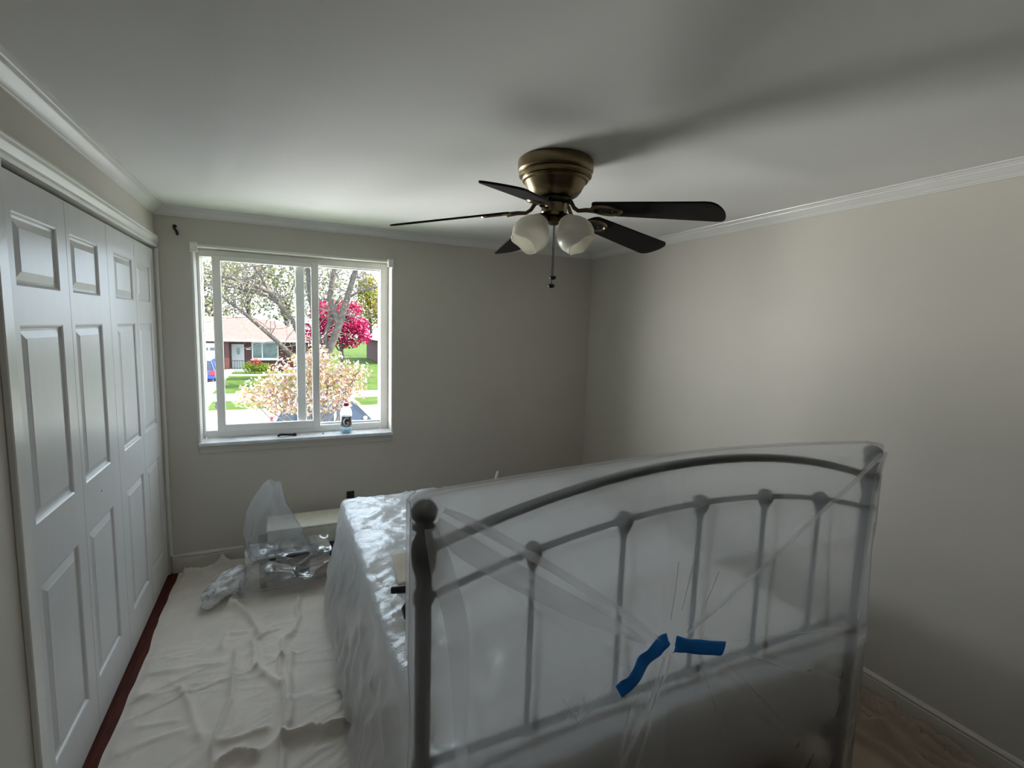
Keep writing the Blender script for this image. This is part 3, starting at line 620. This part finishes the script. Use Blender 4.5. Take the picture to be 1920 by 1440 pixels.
# film wrapped round the night stand
gu, gv = np.meshgrid(np.linspace(0, 1, 60), np.linspace(0, 1, 60), indexing='ij')
def wrapP(gu, gv):
    x = -.235+gu*.50; s = gv*.62
    y = np.where(s < .10, 3.395-s*.9, 3.305-.02-np.clip(s-.10, 0, 1)*.10*np.sin(np.clip((s-.1)/.52, 0, 1)*3.1)*2)
    z = np.where(s < .10, .300-s*.6, .240-np.clip(s-.10, 0, 1)*.40)
    k = ridged(gu*4+gv*2, gv*3-gu*2.5, 1, 200)-.3; k2 = fbm(gu*3, gv*3, 3, 210)
    y = y-.020*np.clip(k, -.3, 1)-.032*k2-.05*gu*(1-gu)*np.clip(gv-.2, 0, 1)*4*.6; z = z+.018*k2+.012*k
    x = x+.03*fbm(gv*4, gu*2, 2, 220)-.03*gv*(gu < .5)
    return np.stack([x, y, np.maximum(z, .035)], -1)
wf = obj('plastic_wrap', MB().grid(wrapP(gu, gv)), M_wrap, smooth=179)
tag(wf, 'shiny clear plastic wrap hanging over the front of the night stand', 'plastic wrap')
def wadfn(t, a):
    th = math.pi*t; d = Vector((math.sin(th)*math.cos(a), math.sin(th)*math.sin(a), math.cos(th)))
    k = 1+.26*float(vn(np.array(d.x*2.4+d.z*1.3), np.array(d.y*2.4+d.z*2), 230))+.16*(1-2*abs(float(vn(np.array(d.x*5+d.z*2), np.array(d.y*5-d.z*3), 240))))
    lx = d.x*.155*k; ly = d.y*.075*k; lz = d.z*.062*k; ca, sa = math.cos(R(48)), math.sin(R(48))
    return (-.355+lx*ca-ly*sa, 3.31+lx*sa+ly*ca, max(.088+lz+.02*d.x, .030))
tag(blob('plastic_wad', wadfn, 44, 26, M_wad), 'crumpled wad of clear plastic lying on the beige drop cloth', 'plastic wad')

# sill items
M_btl = film('bottle_plastic', clear=.55, haze=0, milky=.35, gloss=.25, grough=.1, bump=.05, bscale=10, tint=(.95, .97, 1))
M_drink = film('blue_drink', clear=.35, haze=0, milky=.5, gloss=.2, grough=.1, bump=0, bscale=10, tint=(.35, .75, .85)); 
for n_ in M_drink.node_tree.nodes:
    if n_.type in ('BSDF_DIFFUSE', 'BSDF_TRANSLUCENT'): n_.inputs['Color'].default_value = (.25, .62, .72, 1)
bx_, by_, bz_ = .428, 3.868, WZ0
bt = thing('drink_bottle', (bx_, by_, bz_), 'nearly empty sports drink bottle with red cap and dark label on the window sill', 'bottle')
obj('bottle_body', MB().lathe([(0, .004), (.034, .002), (.042, .010), (.043, .040), (.0405, .046), (.0395, .050), (.0395, .128), (.042, .134), (.043, .146), (.041, .166), (.033, .186), (.022, .200), (.0195, .206), (.0195, .216)], (bx_, by_, bz_), n=32), M_btl, bt, 40)
obj('drink', MB().lathe([(0, .006), (.033, .005), (.0405, .012), (.0415, .030), (0, .030)], (bx_, by_, bz_), n=28), M_drink, bt, 40)
lab = obj('label', MB().lathe([(.0402, .050), (.0402, .127)], (bx_, by_, bz_), n=32), mat('dark_label_print', (.10, .085, .085), .4, vary=.3, vscale=40), bt, 60)
cap = obj('bottle_cap', MB().lathe([(.021, .206), (.0225, .208), (.0225, .226), (.020, .229), (0, .229)], (bx_, by_, bz_), n=24), mat('red_cap', (.55, .04, .06), .4), bt, 35)
def on_label(a, z, r=.0407): q = R(-96+a); return (bx_+r*math.cos(q), by_+r*math.sin(q), bz_+z)
gm = MB(); pts = [(24, .112), (8, .118), (-14, .112), (-24, .090), (-16, .068), (4, .062), (20, .074), (20, .086), (4, .086)]
for (a0, z0_), (a1, z1_) in zip(pts[:-1], pts[1:]): gm.tube([on_label(a0, z0_), on_label((a0+a1)/2, (z0_+z1_)/2), on_label(a1, z1_)], .0045, 6)
obj('label_emblem', gm, mat('white_print', (.8, .8, .8), .4), lab)
obj('label_stripe', MB().lathe([(.0405, .054), (.0405, .058)], (bx_, by_, bz_), n=32), mat('white_print_stripe', (.7, .7, .7), .4), lab, 60)
lh = thing('latch_handle', (.02, 3.86, WZ0), 'black curved window latch handle lying on the sill', 'handle')
obj('lever', MB().tube([(-.045, 3.835, WZ0+.009), (-.034, 3.84, WZ0+.016), (-.02, 3.845, WZ0+.018), (.02, 3.85, WZ0+.014), (.06, 3.855, WZ0+.011)], [.008, .010, .0095, .009, .009], 10), M_black, lh, 50)
obj('pivot_end', MB().lathe([(0, .022), (.010, .022), (.012, .018), (.012, .001), (0, .001)], (.068, 3.857, WZ0), n=16), M_black, lh, 40)
tag(obj('screw', MB().lathe([(0, .008), (.004, .008), (.005, .005), (.005, 0), (0, 0)], (.262, 3.862, WZ0), n=10), M_black, smooth=40), 'small dark screw standing on the sill between handle and bottle', 'screw')

# ================================================================== OUTSIDE
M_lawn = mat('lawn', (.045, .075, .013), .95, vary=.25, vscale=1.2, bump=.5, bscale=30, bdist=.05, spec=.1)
M_conc = mat('pale_concrete', (.36, .35, .33), .9, vary=.06, vscale=1)
M_asph = mat('street', (.30, .30, .30), .9, vary=.06, vscale=.6)
M_roof = mat('pink_red_shingles', (.16, .07, .06), .9, vary=.12, vscale=3, bump=.4, bscale=14, bdist=.03)
M_brick = mat('purple_red_brick', (.07, .03, .028), .9, vary=.18, vscale=9)
M_brick_lit = mat('sunlit_brick', (.14, .05, .035), .9, vary=.15, vscale=9)  # brick copy lightened to paint sunlight on the column foot
M_white = mat('white_house_paint', (.55, .54, .53), .6, vary=.02)
M_greyd = mat('grey_door_paint', (.30, .31, .30), .5, vary=.05)
M_hglass = mat('house_glass', (.10, .14, .14), .12, vary=.4, vscale=1.2)
M_bark = mat('grey_brown_bark', (.08, .066, .056), .95, vary=.3, vscale=4, bump=.8, bscale=18, bdist=.05)
M_bark2 = mat('pale_twig_bark', (.11, .09, .08), .95, vary=.2)
M_cwhite = mat('white_car_paint', (.62, .62, .63), .25, vary=.01); M_cgrey = mat('slate_car_paint', (.13, .16, .20), .25, vary=.02); M_cblue = mat('blue_car_paint', (.03, .06, .32), .25, vary=.02)
M_cglass = mat('car_glass', (.02, .03, .05), .06, vary=.1); M_tire = mat('tyre_rubber', (.015, .015, .016), .8); M_chrome = mat('wheel_alloy', (.5, .5, .5), .3, metal=1)
M_red = mat('tail_light_red', (.45, .02, .03), .2); M_clear = mat('head_light', (.7, .7, .7), .1)
struct('ground', MB().box(-90, 90, 4.3, 160, GZ-.3, GZ-.05), M_lawn)
M_bounce_conc = mat('bounce_concrete', (.30, .30, .28), .9, vary=.04, vscale=1)
M_lawn2 = mat('bounce_lawn', (.09, .16, .03), .95, vary=.2, vscale=2, spec=.1)  # lawn colour raised to bounce more green light onto the ceiling
M_siding = mat('white_siding', (.80, .80, .79), .7, vary=.02)
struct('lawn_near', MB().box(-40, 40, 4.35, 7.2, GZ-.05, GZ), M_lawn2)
struct('bounce_paving', MB().box(-40, 40, 7.2, 12.4, GZ-.05, GZ), M_bounce_conc)  # unseen paving, added to reflect daylight up through the window
struct('street', MB().box(-60, 60, 12.9, 28.0, GZ-.05, GZ-.02), M_asph)
struct('kerb_near', MB().box(-60, 60, 12.4, 12.9, GZ-.05, GZ+.06), M_conc)
struct('grass_verge', MB().box(-3.6, 60, 28.15, 31.6, GZ-.05, GZ), M_lawn)
struct('kerb_far', MB().box(-60, 60, 28.0, 28.15, GZ-.05, GZ+.04), M_conc)
struct('sidewalk', MB().box(-60, 60, 31.6, 34.6, GZ-.05, GZ+.01), M_conc)
struct('lawn_far', MB().box(-4.0, 40, 34.6, 49.2, GZ-.05, GZ), M_lawn)
struct('driveway', MB().box(-10.5, -4.0, 34.6, 50.0, GZ-.05, GZ+.005), M_conc)
struct('driveway_apron', MB().box(-10.5, -3.6, 28.15, 31.6, GZ-.05, GZ+.004), M_conc)
struct('front_walk', MB().box(-4.0, 4, 45.6, 46.9, GZ, GZ+.01), M_conc)

# house across the street
EZ = -.10; hy = 50.0
ho = thing('brick_house', (-3, 54, GZ), 'brick ranch house with pink red shingle roof and white garage door', 'house')
obj('front_wall', MB().box(-16, 3.4, hy+.6, hy+.9, GZ, EZ), M_brick, ho)
obj('side_wall', MB().box(-16, -15.7, hy+.6, 62, GZ, EZ), M_brick, ho); obj('side_wall', MB().box(3.1, 3.4, hy+.6, 62, GZ, EZ), M_brick, ho)
obj('back_wall', MB().box(-16, 3.4, 61.7, 62, GZ, EZ), M_brick, ho)
A = [(-16.8, hy-.5, EZ), (4.2, hy-.5, EZ), (4.2, 62.8, EZ), (-16.8, 62.8, EZ), (-10, 56.3, 1.95), (-1.6, 56.3, 1.80)]
obj('roof', MB().add(A, [(0, 1, 5, 4), (1, 2, 5), (2, 3, 4, 5), (3, 0, 4), (0, 3, 2, 1)]), M_roof, ho)
obj('gutter', MB().box(-16.8, 4.2, hy-.62, hy-.5, EZ-.16, EZ+.02), M_white, ho)
obj('soffit', MB().box(-16.6, 4.0, hy-.48, hy+.6, EZ-.06, EZ-.01), M_white, ho)
gd = obj('garage_door', MB().box(-10.2, -5.15, hy+.50, hy+.6, GZ, EZ-.35), M_white, ho)
for r_ in range(4): obj('door_section', MB().box(-10.15, -5.20, hy+.46, hy+.5, GZ+.05+r_*.6, GZ+.62+r_*.6, .02), M_white, gd)
for k in range(8): obj('glazing', MB().box(-10.0+k*.6, -9.55+k*.6, hy+.44, hy+.47, -1.12, -.86), M_hglass, gd)
fd = obj('entry_door', MB().box(-4.15, -3.15, hy+.5, hy+.6, GZ+.2, -.52, .01), M_greyd, ho)
N = 16; obj('oval_glass', MB().add([(-3.62+.16*math.cos(2*math.pi*k/N), hy+.485, -1.15+.34*math.sin(2*math.pi*k/N)) for k in range(N)], [tuple(range(N))]), M_hglass, fd)
obj('porch_step', MB().box(-4.6, -2.6, hy-.9, hy+.6, GZ, GZ+.18), M_conc, ho)
for k in range(7): obj('porch_baluster', MB().tube([(-4.05+k*.2, hy-.7, GZ+.18), (-4.05+k*.2, hy-.7, GZ+.95)], .018, 6), M_tire, ho)
obj('porch_rail', MB().tube([(-4.15, hy-.7, GZ+.97), (-2.7, hy-.7, GZ+.97)], .025, 6), M_tire, ho)
obj('brick_pier', MB().box(-4.62, -4.28, hy-.35, hy+.0, GZ, -1.7), M_brick_lit, ho)  # foot of the porch column, sunlight put into its brick colour
obj('porch_column', MB().box(-4.62, -4.28, hy-.35, hy+.0, -1.7, EZ-.1), M_brick, ho)
wf_ = obj('window', MB().box(-2.55, -.35, hy+.52, hy+.6, -1.86, -.30, .01), M_white, ho)
obj('glass', MB().box(-2.45, -1.75, hy+.50, hy+.525, -1.76, -.40), M_hglass, wf_); obj('glass', MB().box(-1.65, -.45, hy+.50, hy+.525, -1.76, -.40), M_hglass, wf_)
obj('window_ledge', MB().box(-2.65, -.25, hy+.42, hy+.6, -1.98, -1.86), M_white, ho)
obj('house_number', MB().box(-3.0, -2.62, hy+.56, hy+.6, -1.02, -.93), M_white, ho)
h2 = thing('neighbour_house', (16, 62, GZ), 'dark brick neighbouring house beyond the red maple', 'house')
obj('wall', MB().box(10.2, 24, 58, 68, GZ, -.2), M_brick, h2)
obj('roof', MB().add([(9.6, 57.4, -.2), (24.6, 57.4, -.2), (24.6, 68.6, -.2), (9.6, 68.6, -.2), (14, 63, 2.0), (20, 63, 2.0)], [(0, 1, 5, 4), (1, 2, 5), (2, 3, 4, 5), (3, 0, 4), (0, 3, 2, 1)]), M_white, h2)
wn_ = obj('window', MB().box(11.2, 12.6, 57.9, 58, -1.8, -.6), M_white, h2); obj('glass', MB().box(11.3, 12.5, 57.87, 57.91, -1.7, -.7), M_hglass, wn_)

# trees
def leaves_(mb, blobs, size, rs):
    for (c, r, n) in blobs:
        for _ in range(n):
            d = Vector(rs.normal(size=3)); d.normalize(); k = rs.random()**.45
            p = Vector((c[0]+d.x*r[0]*k, c[1]+d.y*r[1]*k, c[2]+d.z*r[2]*k)); s = size*(.6+.8*rs.random())
            a = Vector(rs.normal(size=3)).normalized(); b_ = a.orthogonal().normalized(); b_ = (Matrix.Rotation(rs.random()*6.28, 3, a) @ b_); c_ = a.cross(b_)
            mb.add([p+b_*s, p+c_*s*.55, p-b_*s, p-c_*s*.55], [(0, 1, 2, 3)])
    return mb
def twigs(mb, base, n, ln, rad, rs, upb=.5, spread=1.):
    for _ in range(n):
        b_ = Vector(base[rs.integers(len(base))]); d = Vector((rs.normal()*spread, rs.normal()*spread*.6, rs.normal()*.6+upb)).normalized(); p = [b_]
        for k in range(4): d = (d+Vector(rs.normal(size=3))*.28).normalized(); p.append(p[-1]+d*ln*(.2+.1*rs.random()))
        mb.tube(p, [rad*(1-.2*k) for k in range(5)], 5, False)
    return mb
def lerp_pts(pts, n=4):
    o = []
    for a, b_ in zip(pts[:-1], pts[1:]): o += [Vector(a).lerp(Vector(b_), k/n) for k in range(n)]
    return o+[Vector(pts[-1])]
rs = np.random.default_rng(11)
bt_ = thing('bare_tree', (2.55, 38, GZ), 'tall bare tree with spreading grey limbs on the lawn across the street', 'tree')
obj('trunk', MB().tube(lerp_pts([(2.62, 38, GZ-.05), (2.50, 38, -2.0), (2.54, 38, -1.2)]), [.52]*2+[.42]*4+[.36]*3, 12), M_bark, bt_, 60)
limbs = [([(2.54, 38, -1.43), (3.09, 37.9, -.26), (3.81, 37.8, 1.68), (4.30, 37.7, 3.43), (4.68, 37.6, 4.8), (5.14, 37.5, 6.36), (5.82, 37.4, 8.6)], .30, .15), ([(3.73, 37.8, 1.49), (3.13, 38.1, 3.37), (3.40, 38.2, 4.9), (3.66, 38.3, 6.42), (3.97, 38.4, 8.6)], .24, .12),
         ([(2.46, 38, -1.62), (2.37, 38.1, -.08), (2.18, 38.2, 1.82), (1.89, 38.4, 3.31), (1.74, 38.5, 5.15), (1.56, 38.6, 7.8)], .27, .14), ([(2.42, 38, -1.82), (1.55, 37.9, -.47), (.65, 37.8, 1.76), (-.75, 37.6, 3.6), (-2.18, 37.5, 4.15), (-4.4, 37.4, 4.6)], .22, .07),
         ([(2.42, 38, -2.2), (.85, 37.7, -.93), (-.32, 37.5, .26), (-1.61, 37.3, 1.51), (-2.70, 37.2, 2.53), (-3.9, 37.1, 3.5)], .20, .08), ([(-.75, 37.6, 3.6), (-1.21, 37.7, 4.57), (-1.83, 37.8, 5.58), (-2.1, 37.9, 7.8)], .11, .06),
         ([(.06, 37.7, 2.66), (-.92, 37.5, 3.34), (-2.82, 37.4, 3.76), (-4.5, 37.3, 3.9)], .11, .05), ([(4.30, 37.7, 3.43), (5.24, 37.6, 4.06), (7.2, 37.5, 4.6)], .11, .05), ([(2.87, 37.9, -.85), (2.81, 38.1, .69), (3.26, 38.3, 2.24), (3.93, 38.5, 3.6)], .18, .10)]
allp = []
for pts, ra, rb in limbs:
    P = lerp_pts(pts, 3); obj('limb', MB().tube(P, list(np.linspace(ra, rb, len(P))), 9), M_bark, bt_, 60); allp += P[len(P)//3:]
obj('twigs', twigs(MB(), allp, 260, 3.2, .035, rs, .5), M_bark2, bt_)
tag(obj('buds', leaves_(MB(), [(p + Vector((rs.normal()*.7, rs.normal()*.7, rs.normal()*.8)), (.7, .7, .7), 12) for p in allp for _ in range(2)], .06, rs), leafmat('pale_buds', [(.30, .27, .16), (.34, .26, .22), (.24, .26, .13)]), bt_, fixn=False), kind='stuff')

def tree(name, label, base, trunk_top, tr, blobs, size, lm, cat='tree', group=None, bark=M_bark, branch=6):
    t = thing(name, base, label, cat, group); b_ = Vector(base); tt = Vector(trunk_top)
    obj('trunk', MB().tube(lerp_pts([b_-Vector((0, 0, .05)), b_.lerp(tt, .5)+Vector((tr*.6, 0, 0)), tt], 3), list(np.linspace(tr*1.25, tr*.6, 7)), 9), bark, t, 60)
    mb = MB()
    for k in range(branch):
        c = Vector(blobs[k % len(blobs)][0]); s_ = b_.lerp(tt, .55+.45*k/branch)
        mb.tube(lerp_pts([s_, s_.lerp(c, .5)+Vector((0, 0, -.1*(c-s_).length)), c], 3), list(np.linspace(tr*.5, tr*.12, 7)), 6, False)
    obj('branches', mb, bark, t, 60)
    tag(obj('foliage', leaves_(MB(), blobs, size, rs), lm, t, fixn=False), kind='stuff'); return t
L_maple = leafmat('crimson_leaves', [(0.297, 0.011, 0.063), (0.363, 0.017, 0.095), (0.231, 0.009, 0.048), (0.413, 0.050, 0.125)])
L_yell = leafmat('yellow_green_leaves', [(0.231, 0.198, 0.028), (0.187, 0.187, 0.028), (0.253, 0.182, 0.044), (0.154, 0.176, 0.022)])
L_pale = leafmat('pale_olive_leaves', [(0.176, 0.186, 0.098), (0.221, 0.221, 0.123), (0.133, 0.150, 0.080), (0.264, 0.246, 0.158)])
L_blos = leafmat('blossom_petals', [(0.363, 0.297, 0.264), (0.341, 0.187, 0.138), (0.385, 0.341, 0.319), (0.275, 0.143, 0.066), (0.231, 0.198, 0.055), (0.330, 0.209, 0.209), (0.363, 0.308, 0.220)], .4)
L_bush = leafmat('bright_green_leaves', [(0.132, 0.182, 0.022), (0.099, 0.154, 0.022), (0.176, 0.209, 0.033)])
L_redf = leafmat('red_flowers', [(0.275, 0.028, 0.022), (0.303, 0.066, 0.044)])
tree('red_maple', 'crimson Japanese style maple tree across the street', (4.4, 43, GZ), (4.4, 43, .2), .16,
     [((4.2, 43, 1.3), (1.7, 1.4, 1.3), 1100), ((3.0, 43, 2.2), (1.0, 1.2, 1.2), 550), ((5.3, 43, 1.5), (1.5, 1.3, .8), 800), ((4.9, 43.2, 2.8), (1.2, 1.2, .8), 600), ((6.0, 43, .6), (1.0, 1.0, .7), 260), ((3.3, 43, .3), (1.1, 1.1, .8), 280), ((5.0, 43, .0), (1.0, 1, .5), 160), ((2.2, 43, .8), (.8, 1, 1.0), 200)], .15, L_maple)
tree('blossom_tree', 'small pink and white blossoming tree on the near front lawn', (.72, 11.8, GZ), (.66, 11.8, -.5), .055,
     [((.30, 11.9, .35), (.75, .6, .62), 1200), ((-.25, 11.8, .12), (.66, .5, .46), 700), ((.95, 11.9, .45), (.62, .6, .66), 950), ((1.35, 11.9, .25), (.48, .5, .5), 600), ((.45, 11.8, -.12), (.85, .5, .28), 650), ((-.65, 11.8, .05), (.34, .4, .28), 150), ((1.62, 11.9, .62), (.28, .4, .22), 110), ((.62, 11.9, .90), (.42, .4, .34), 320)], .044, L_blos, bark=M_bark2, branch=16)
tree('yellow_tree', 'tall yellow green tree beside the neighbouring house', (11.4, 72.5, GZ), (11.4, 72.5, 2.8), .22, [((11.4, 72.5, 4.4), (2.5, 2.2, 3.8), 1500), ((10.8, 72.5, 6.8), (1.5, 1.4, 2.2), 500), ((13.2, 72.5, 3.8), (1.8, 1.6, 2.9), 600)], .22, L_yell)
PT = [((-7.4, 67.5), 5.0, 3.4, 1000), ((-4.2, 76.5), 7.2, 3.9, 1000), ((.4, 68), 5.6, 3.2, 750), ((5.6, 77), 6.0, 3.4, 700), ((-14.5, 77), 6.5, 4.0, 700)]
PL = ['pale olive tree behind the brick house\'s garage end', 'tallest pale olive tree behind the brick house roof', 'pale olive tree behind the red roof beside the bare limbs', 'pale olive tree far behind the red maple', 'pale olive tree far behind the driveway']
for ((x, y), z, r_, n_), l_ in zip(PT, PL):
    tree('shade_tree', l_, (x, y, GZ), (x, y, z-1), .3, [((x, y, z), (r_, r_, r_*1.2), n_), ((x-1.6, y, z+1.8), (r_*.6, r_*.6, r_*.7), n_//3), ((x+1.5, y, z+2.5), (r_*.6, r_*.6, r_*.7), n_//3), ((x, y, z-2.6), (r_*.9, r_*.8, r_*.6), n_//3)], .24, L_pale, group='pale trees beyond the brick house', branch=8)
bs = thing('front_bush', (-2.2, 47.4, GZ), 'yellow green bush with red flowers before the brick house', 'bush')
tag(obj('foliage', leaves_(MB(), [((-2.6, 47.4, GZ+.55), (.7, .5, .5), 260), ((-1.6, 47.4, GZ+.5), (.7, .5, .45), 240)], .09, rs), L_bush, bs, fixn=False), kind='stuff')
tag(obj('flowers', leaves_(MB(), [((-2.1, 47.3, GZ+1.05), (.5, .4, .3), 70)], .08, rs), L_redf, bs, fixn=False), kind='stuff')
obj('stem', MB().tube([(-2.2, 47.4, GZ), (-2.2, 47.4, GZ+.6)], .04, 6), M_bark, bs)

# cars
def car(name, label, cx, cy, rot, paint, roofp, Lc=4.6, Wc=1.82, Hc=1.72):
    c = thing(name, (cx, cy, GZ), label, 'car'); ca, sa = math.cos(rot), math.sin(rot)
    def T(x, y, z): return (cx+x*ca-y*sa, cy+x*sa+y*ca, GZ+z)
    h = Wc/2
    def loft(secs):
        mb = MB(); vs = []; k = len(secs[0])
        for s_ in secs: vs += [T(*p) for p in s_]
        fs = [(i*k+j, i*k+(j+1) % k, (i+1)*k+(j+1) % k, (i+1)*k+j) for i in range(len(secs)-1) for j in range(k)]
        return mb.add(vs, fs+[tuple(range(k))[::-1], tuple((len(secs)-1)*k+j for j in range(k))])
    def sec(x, w, zb, zt, b_=.08): return [(x, -w+b_, zb), (x, w-b_, zb), (x, w, zb+b_), (x, w, zt-b_*1.4), (x, w-b_*1.4, zt), (x, -w+b_*1.4, zt), (x, -w, zt-b_*1.4), (x, -w, zb+b_)]
    half = Lc/2; belt = Hc*.57
    obj('body', loft([sec(-half, h*.82, .45, belt*.80), sec(-half+.12, h*.95, .28, belt*.98), sec(-half+.6, h, .22, belt), sec(.55, h, .22, belt), sec(half-.9, h*.98, .22, belt*.97), sec(half-.25, h*.92, .25, belt*.86), sec(half, h*.74, .35, belt*.66)]), paint, c, 40)
    cab = [(-half+.10, h*.84, belt*.95), (-half+.42, h*.70, Hc*.96), (-half+.9, h*.72, Hc), (.25, h*.72, Hc*.99), (.62, h*.70, Hc*.95), (half-1.05, h*.84, belt*.96)]
    def hull(o): # glasshouse
        secs = []
        for x, w, z in cab: secs.append([(x, -h*.93+o, belt-.06), (x, h*.93-o, belt-.06), (x, w-o, z-o), (x, -w+o, z-o)])
        return secs
    obj('glasshouse', loft(hull(.0)), M_cglass, c, 30)
    rm = MB(); vs = []
    for x, w, z in cab[1:5]: vs += [T(x, -w-.01, z-.06), T(x, -w+.03, z+.012), T(x, w-.03, z+.012), T(x, w+.01, z-.06)]
    obj('roof', rm.add(vs, [(i*4+j, i*4+j+1, i*4+5+j, i*4+4+j) for i in range(3) for j in range(3)]), roofp, c, 40)
    for s_ in (-1, 1):
        for (xb, zb_, xt, wt_, zt_2) in ((-half+.08, belt*.93, -half+.45, h*.71, Hc*.96), (-half+1.15, belt-.04, -half+1.22, h*.735, Hc*.985), (-.12, belt-.04, -.12, h*.735, Hc*.985), (half-1.02, belt*.94, .62, h*.715, Hc*.95)):
            obj('pillar', MB().tube([T(xb, s_*h*.92, zb_), T(xt, s_*wt_, zt_2)], .045, 6), paint, c)
        for xw in (-half+.85, half-.88):
            w_ = obj('wheel', MB().lathe([(0, -.10), (.30, -.10), (.33, -.07), (.33, .07), (.30, .10), (0, .10)], T(xw, s_*(h-.08), .33), Vector(T(0, 1, 0))-Vector(T(0, 0, 0)), 24), M_tire, c, 40)
            obj('hub_cap', MB().lathe([(0, .115*s_), (.12, .112*s_), (.19, .102*s_)], T(xw, s_*(h-.08), .33), Vector(T(0, 1, 0))-Vector(T(0, 0, 0)), 20), M_chrome, w_, 40)
        def lamp(nm, x0, x1, z0_, z1_, m_):
            mb = MB(); vv = [T(x, y, z) for z in (z0_, z1_) for y in (s_*h*.60, s_*h*.985) for x in (x0, x1)]
            obj(nm, mb.add(vv, [(0, 2, 3, 1), (4, 5, 7, 6), (0, 1, 5, 4), (2, 6, 7, 3), (0, 4, 6, 2), (1, 3, 7, 5)]), m_, c)
        lamp('tail_light', -half-.03, -half+.38, belt*.62, belt*.94, M_red); lamp('head_light', half-.35, half-.10, belt*.60, belt*.76, M_clear)
        obj('wing_mirror', MB().ball(T(half-1.35, s_*(h+.07), belt+.06), .10, 10, 8, (.8, .9, .7)), paint, c, 60)
    return c
car('parked_car', 'white parked car on the street behind the blossom tree', 1.85, 20.0, 0, M_cwhite, M_cwhite)
car('parked_car', 'blue parked car in the driveway by the garage', -5.35, 43.2, R(90), M_cblue, M_cgrey, 4.5, 1.8, 1.6)
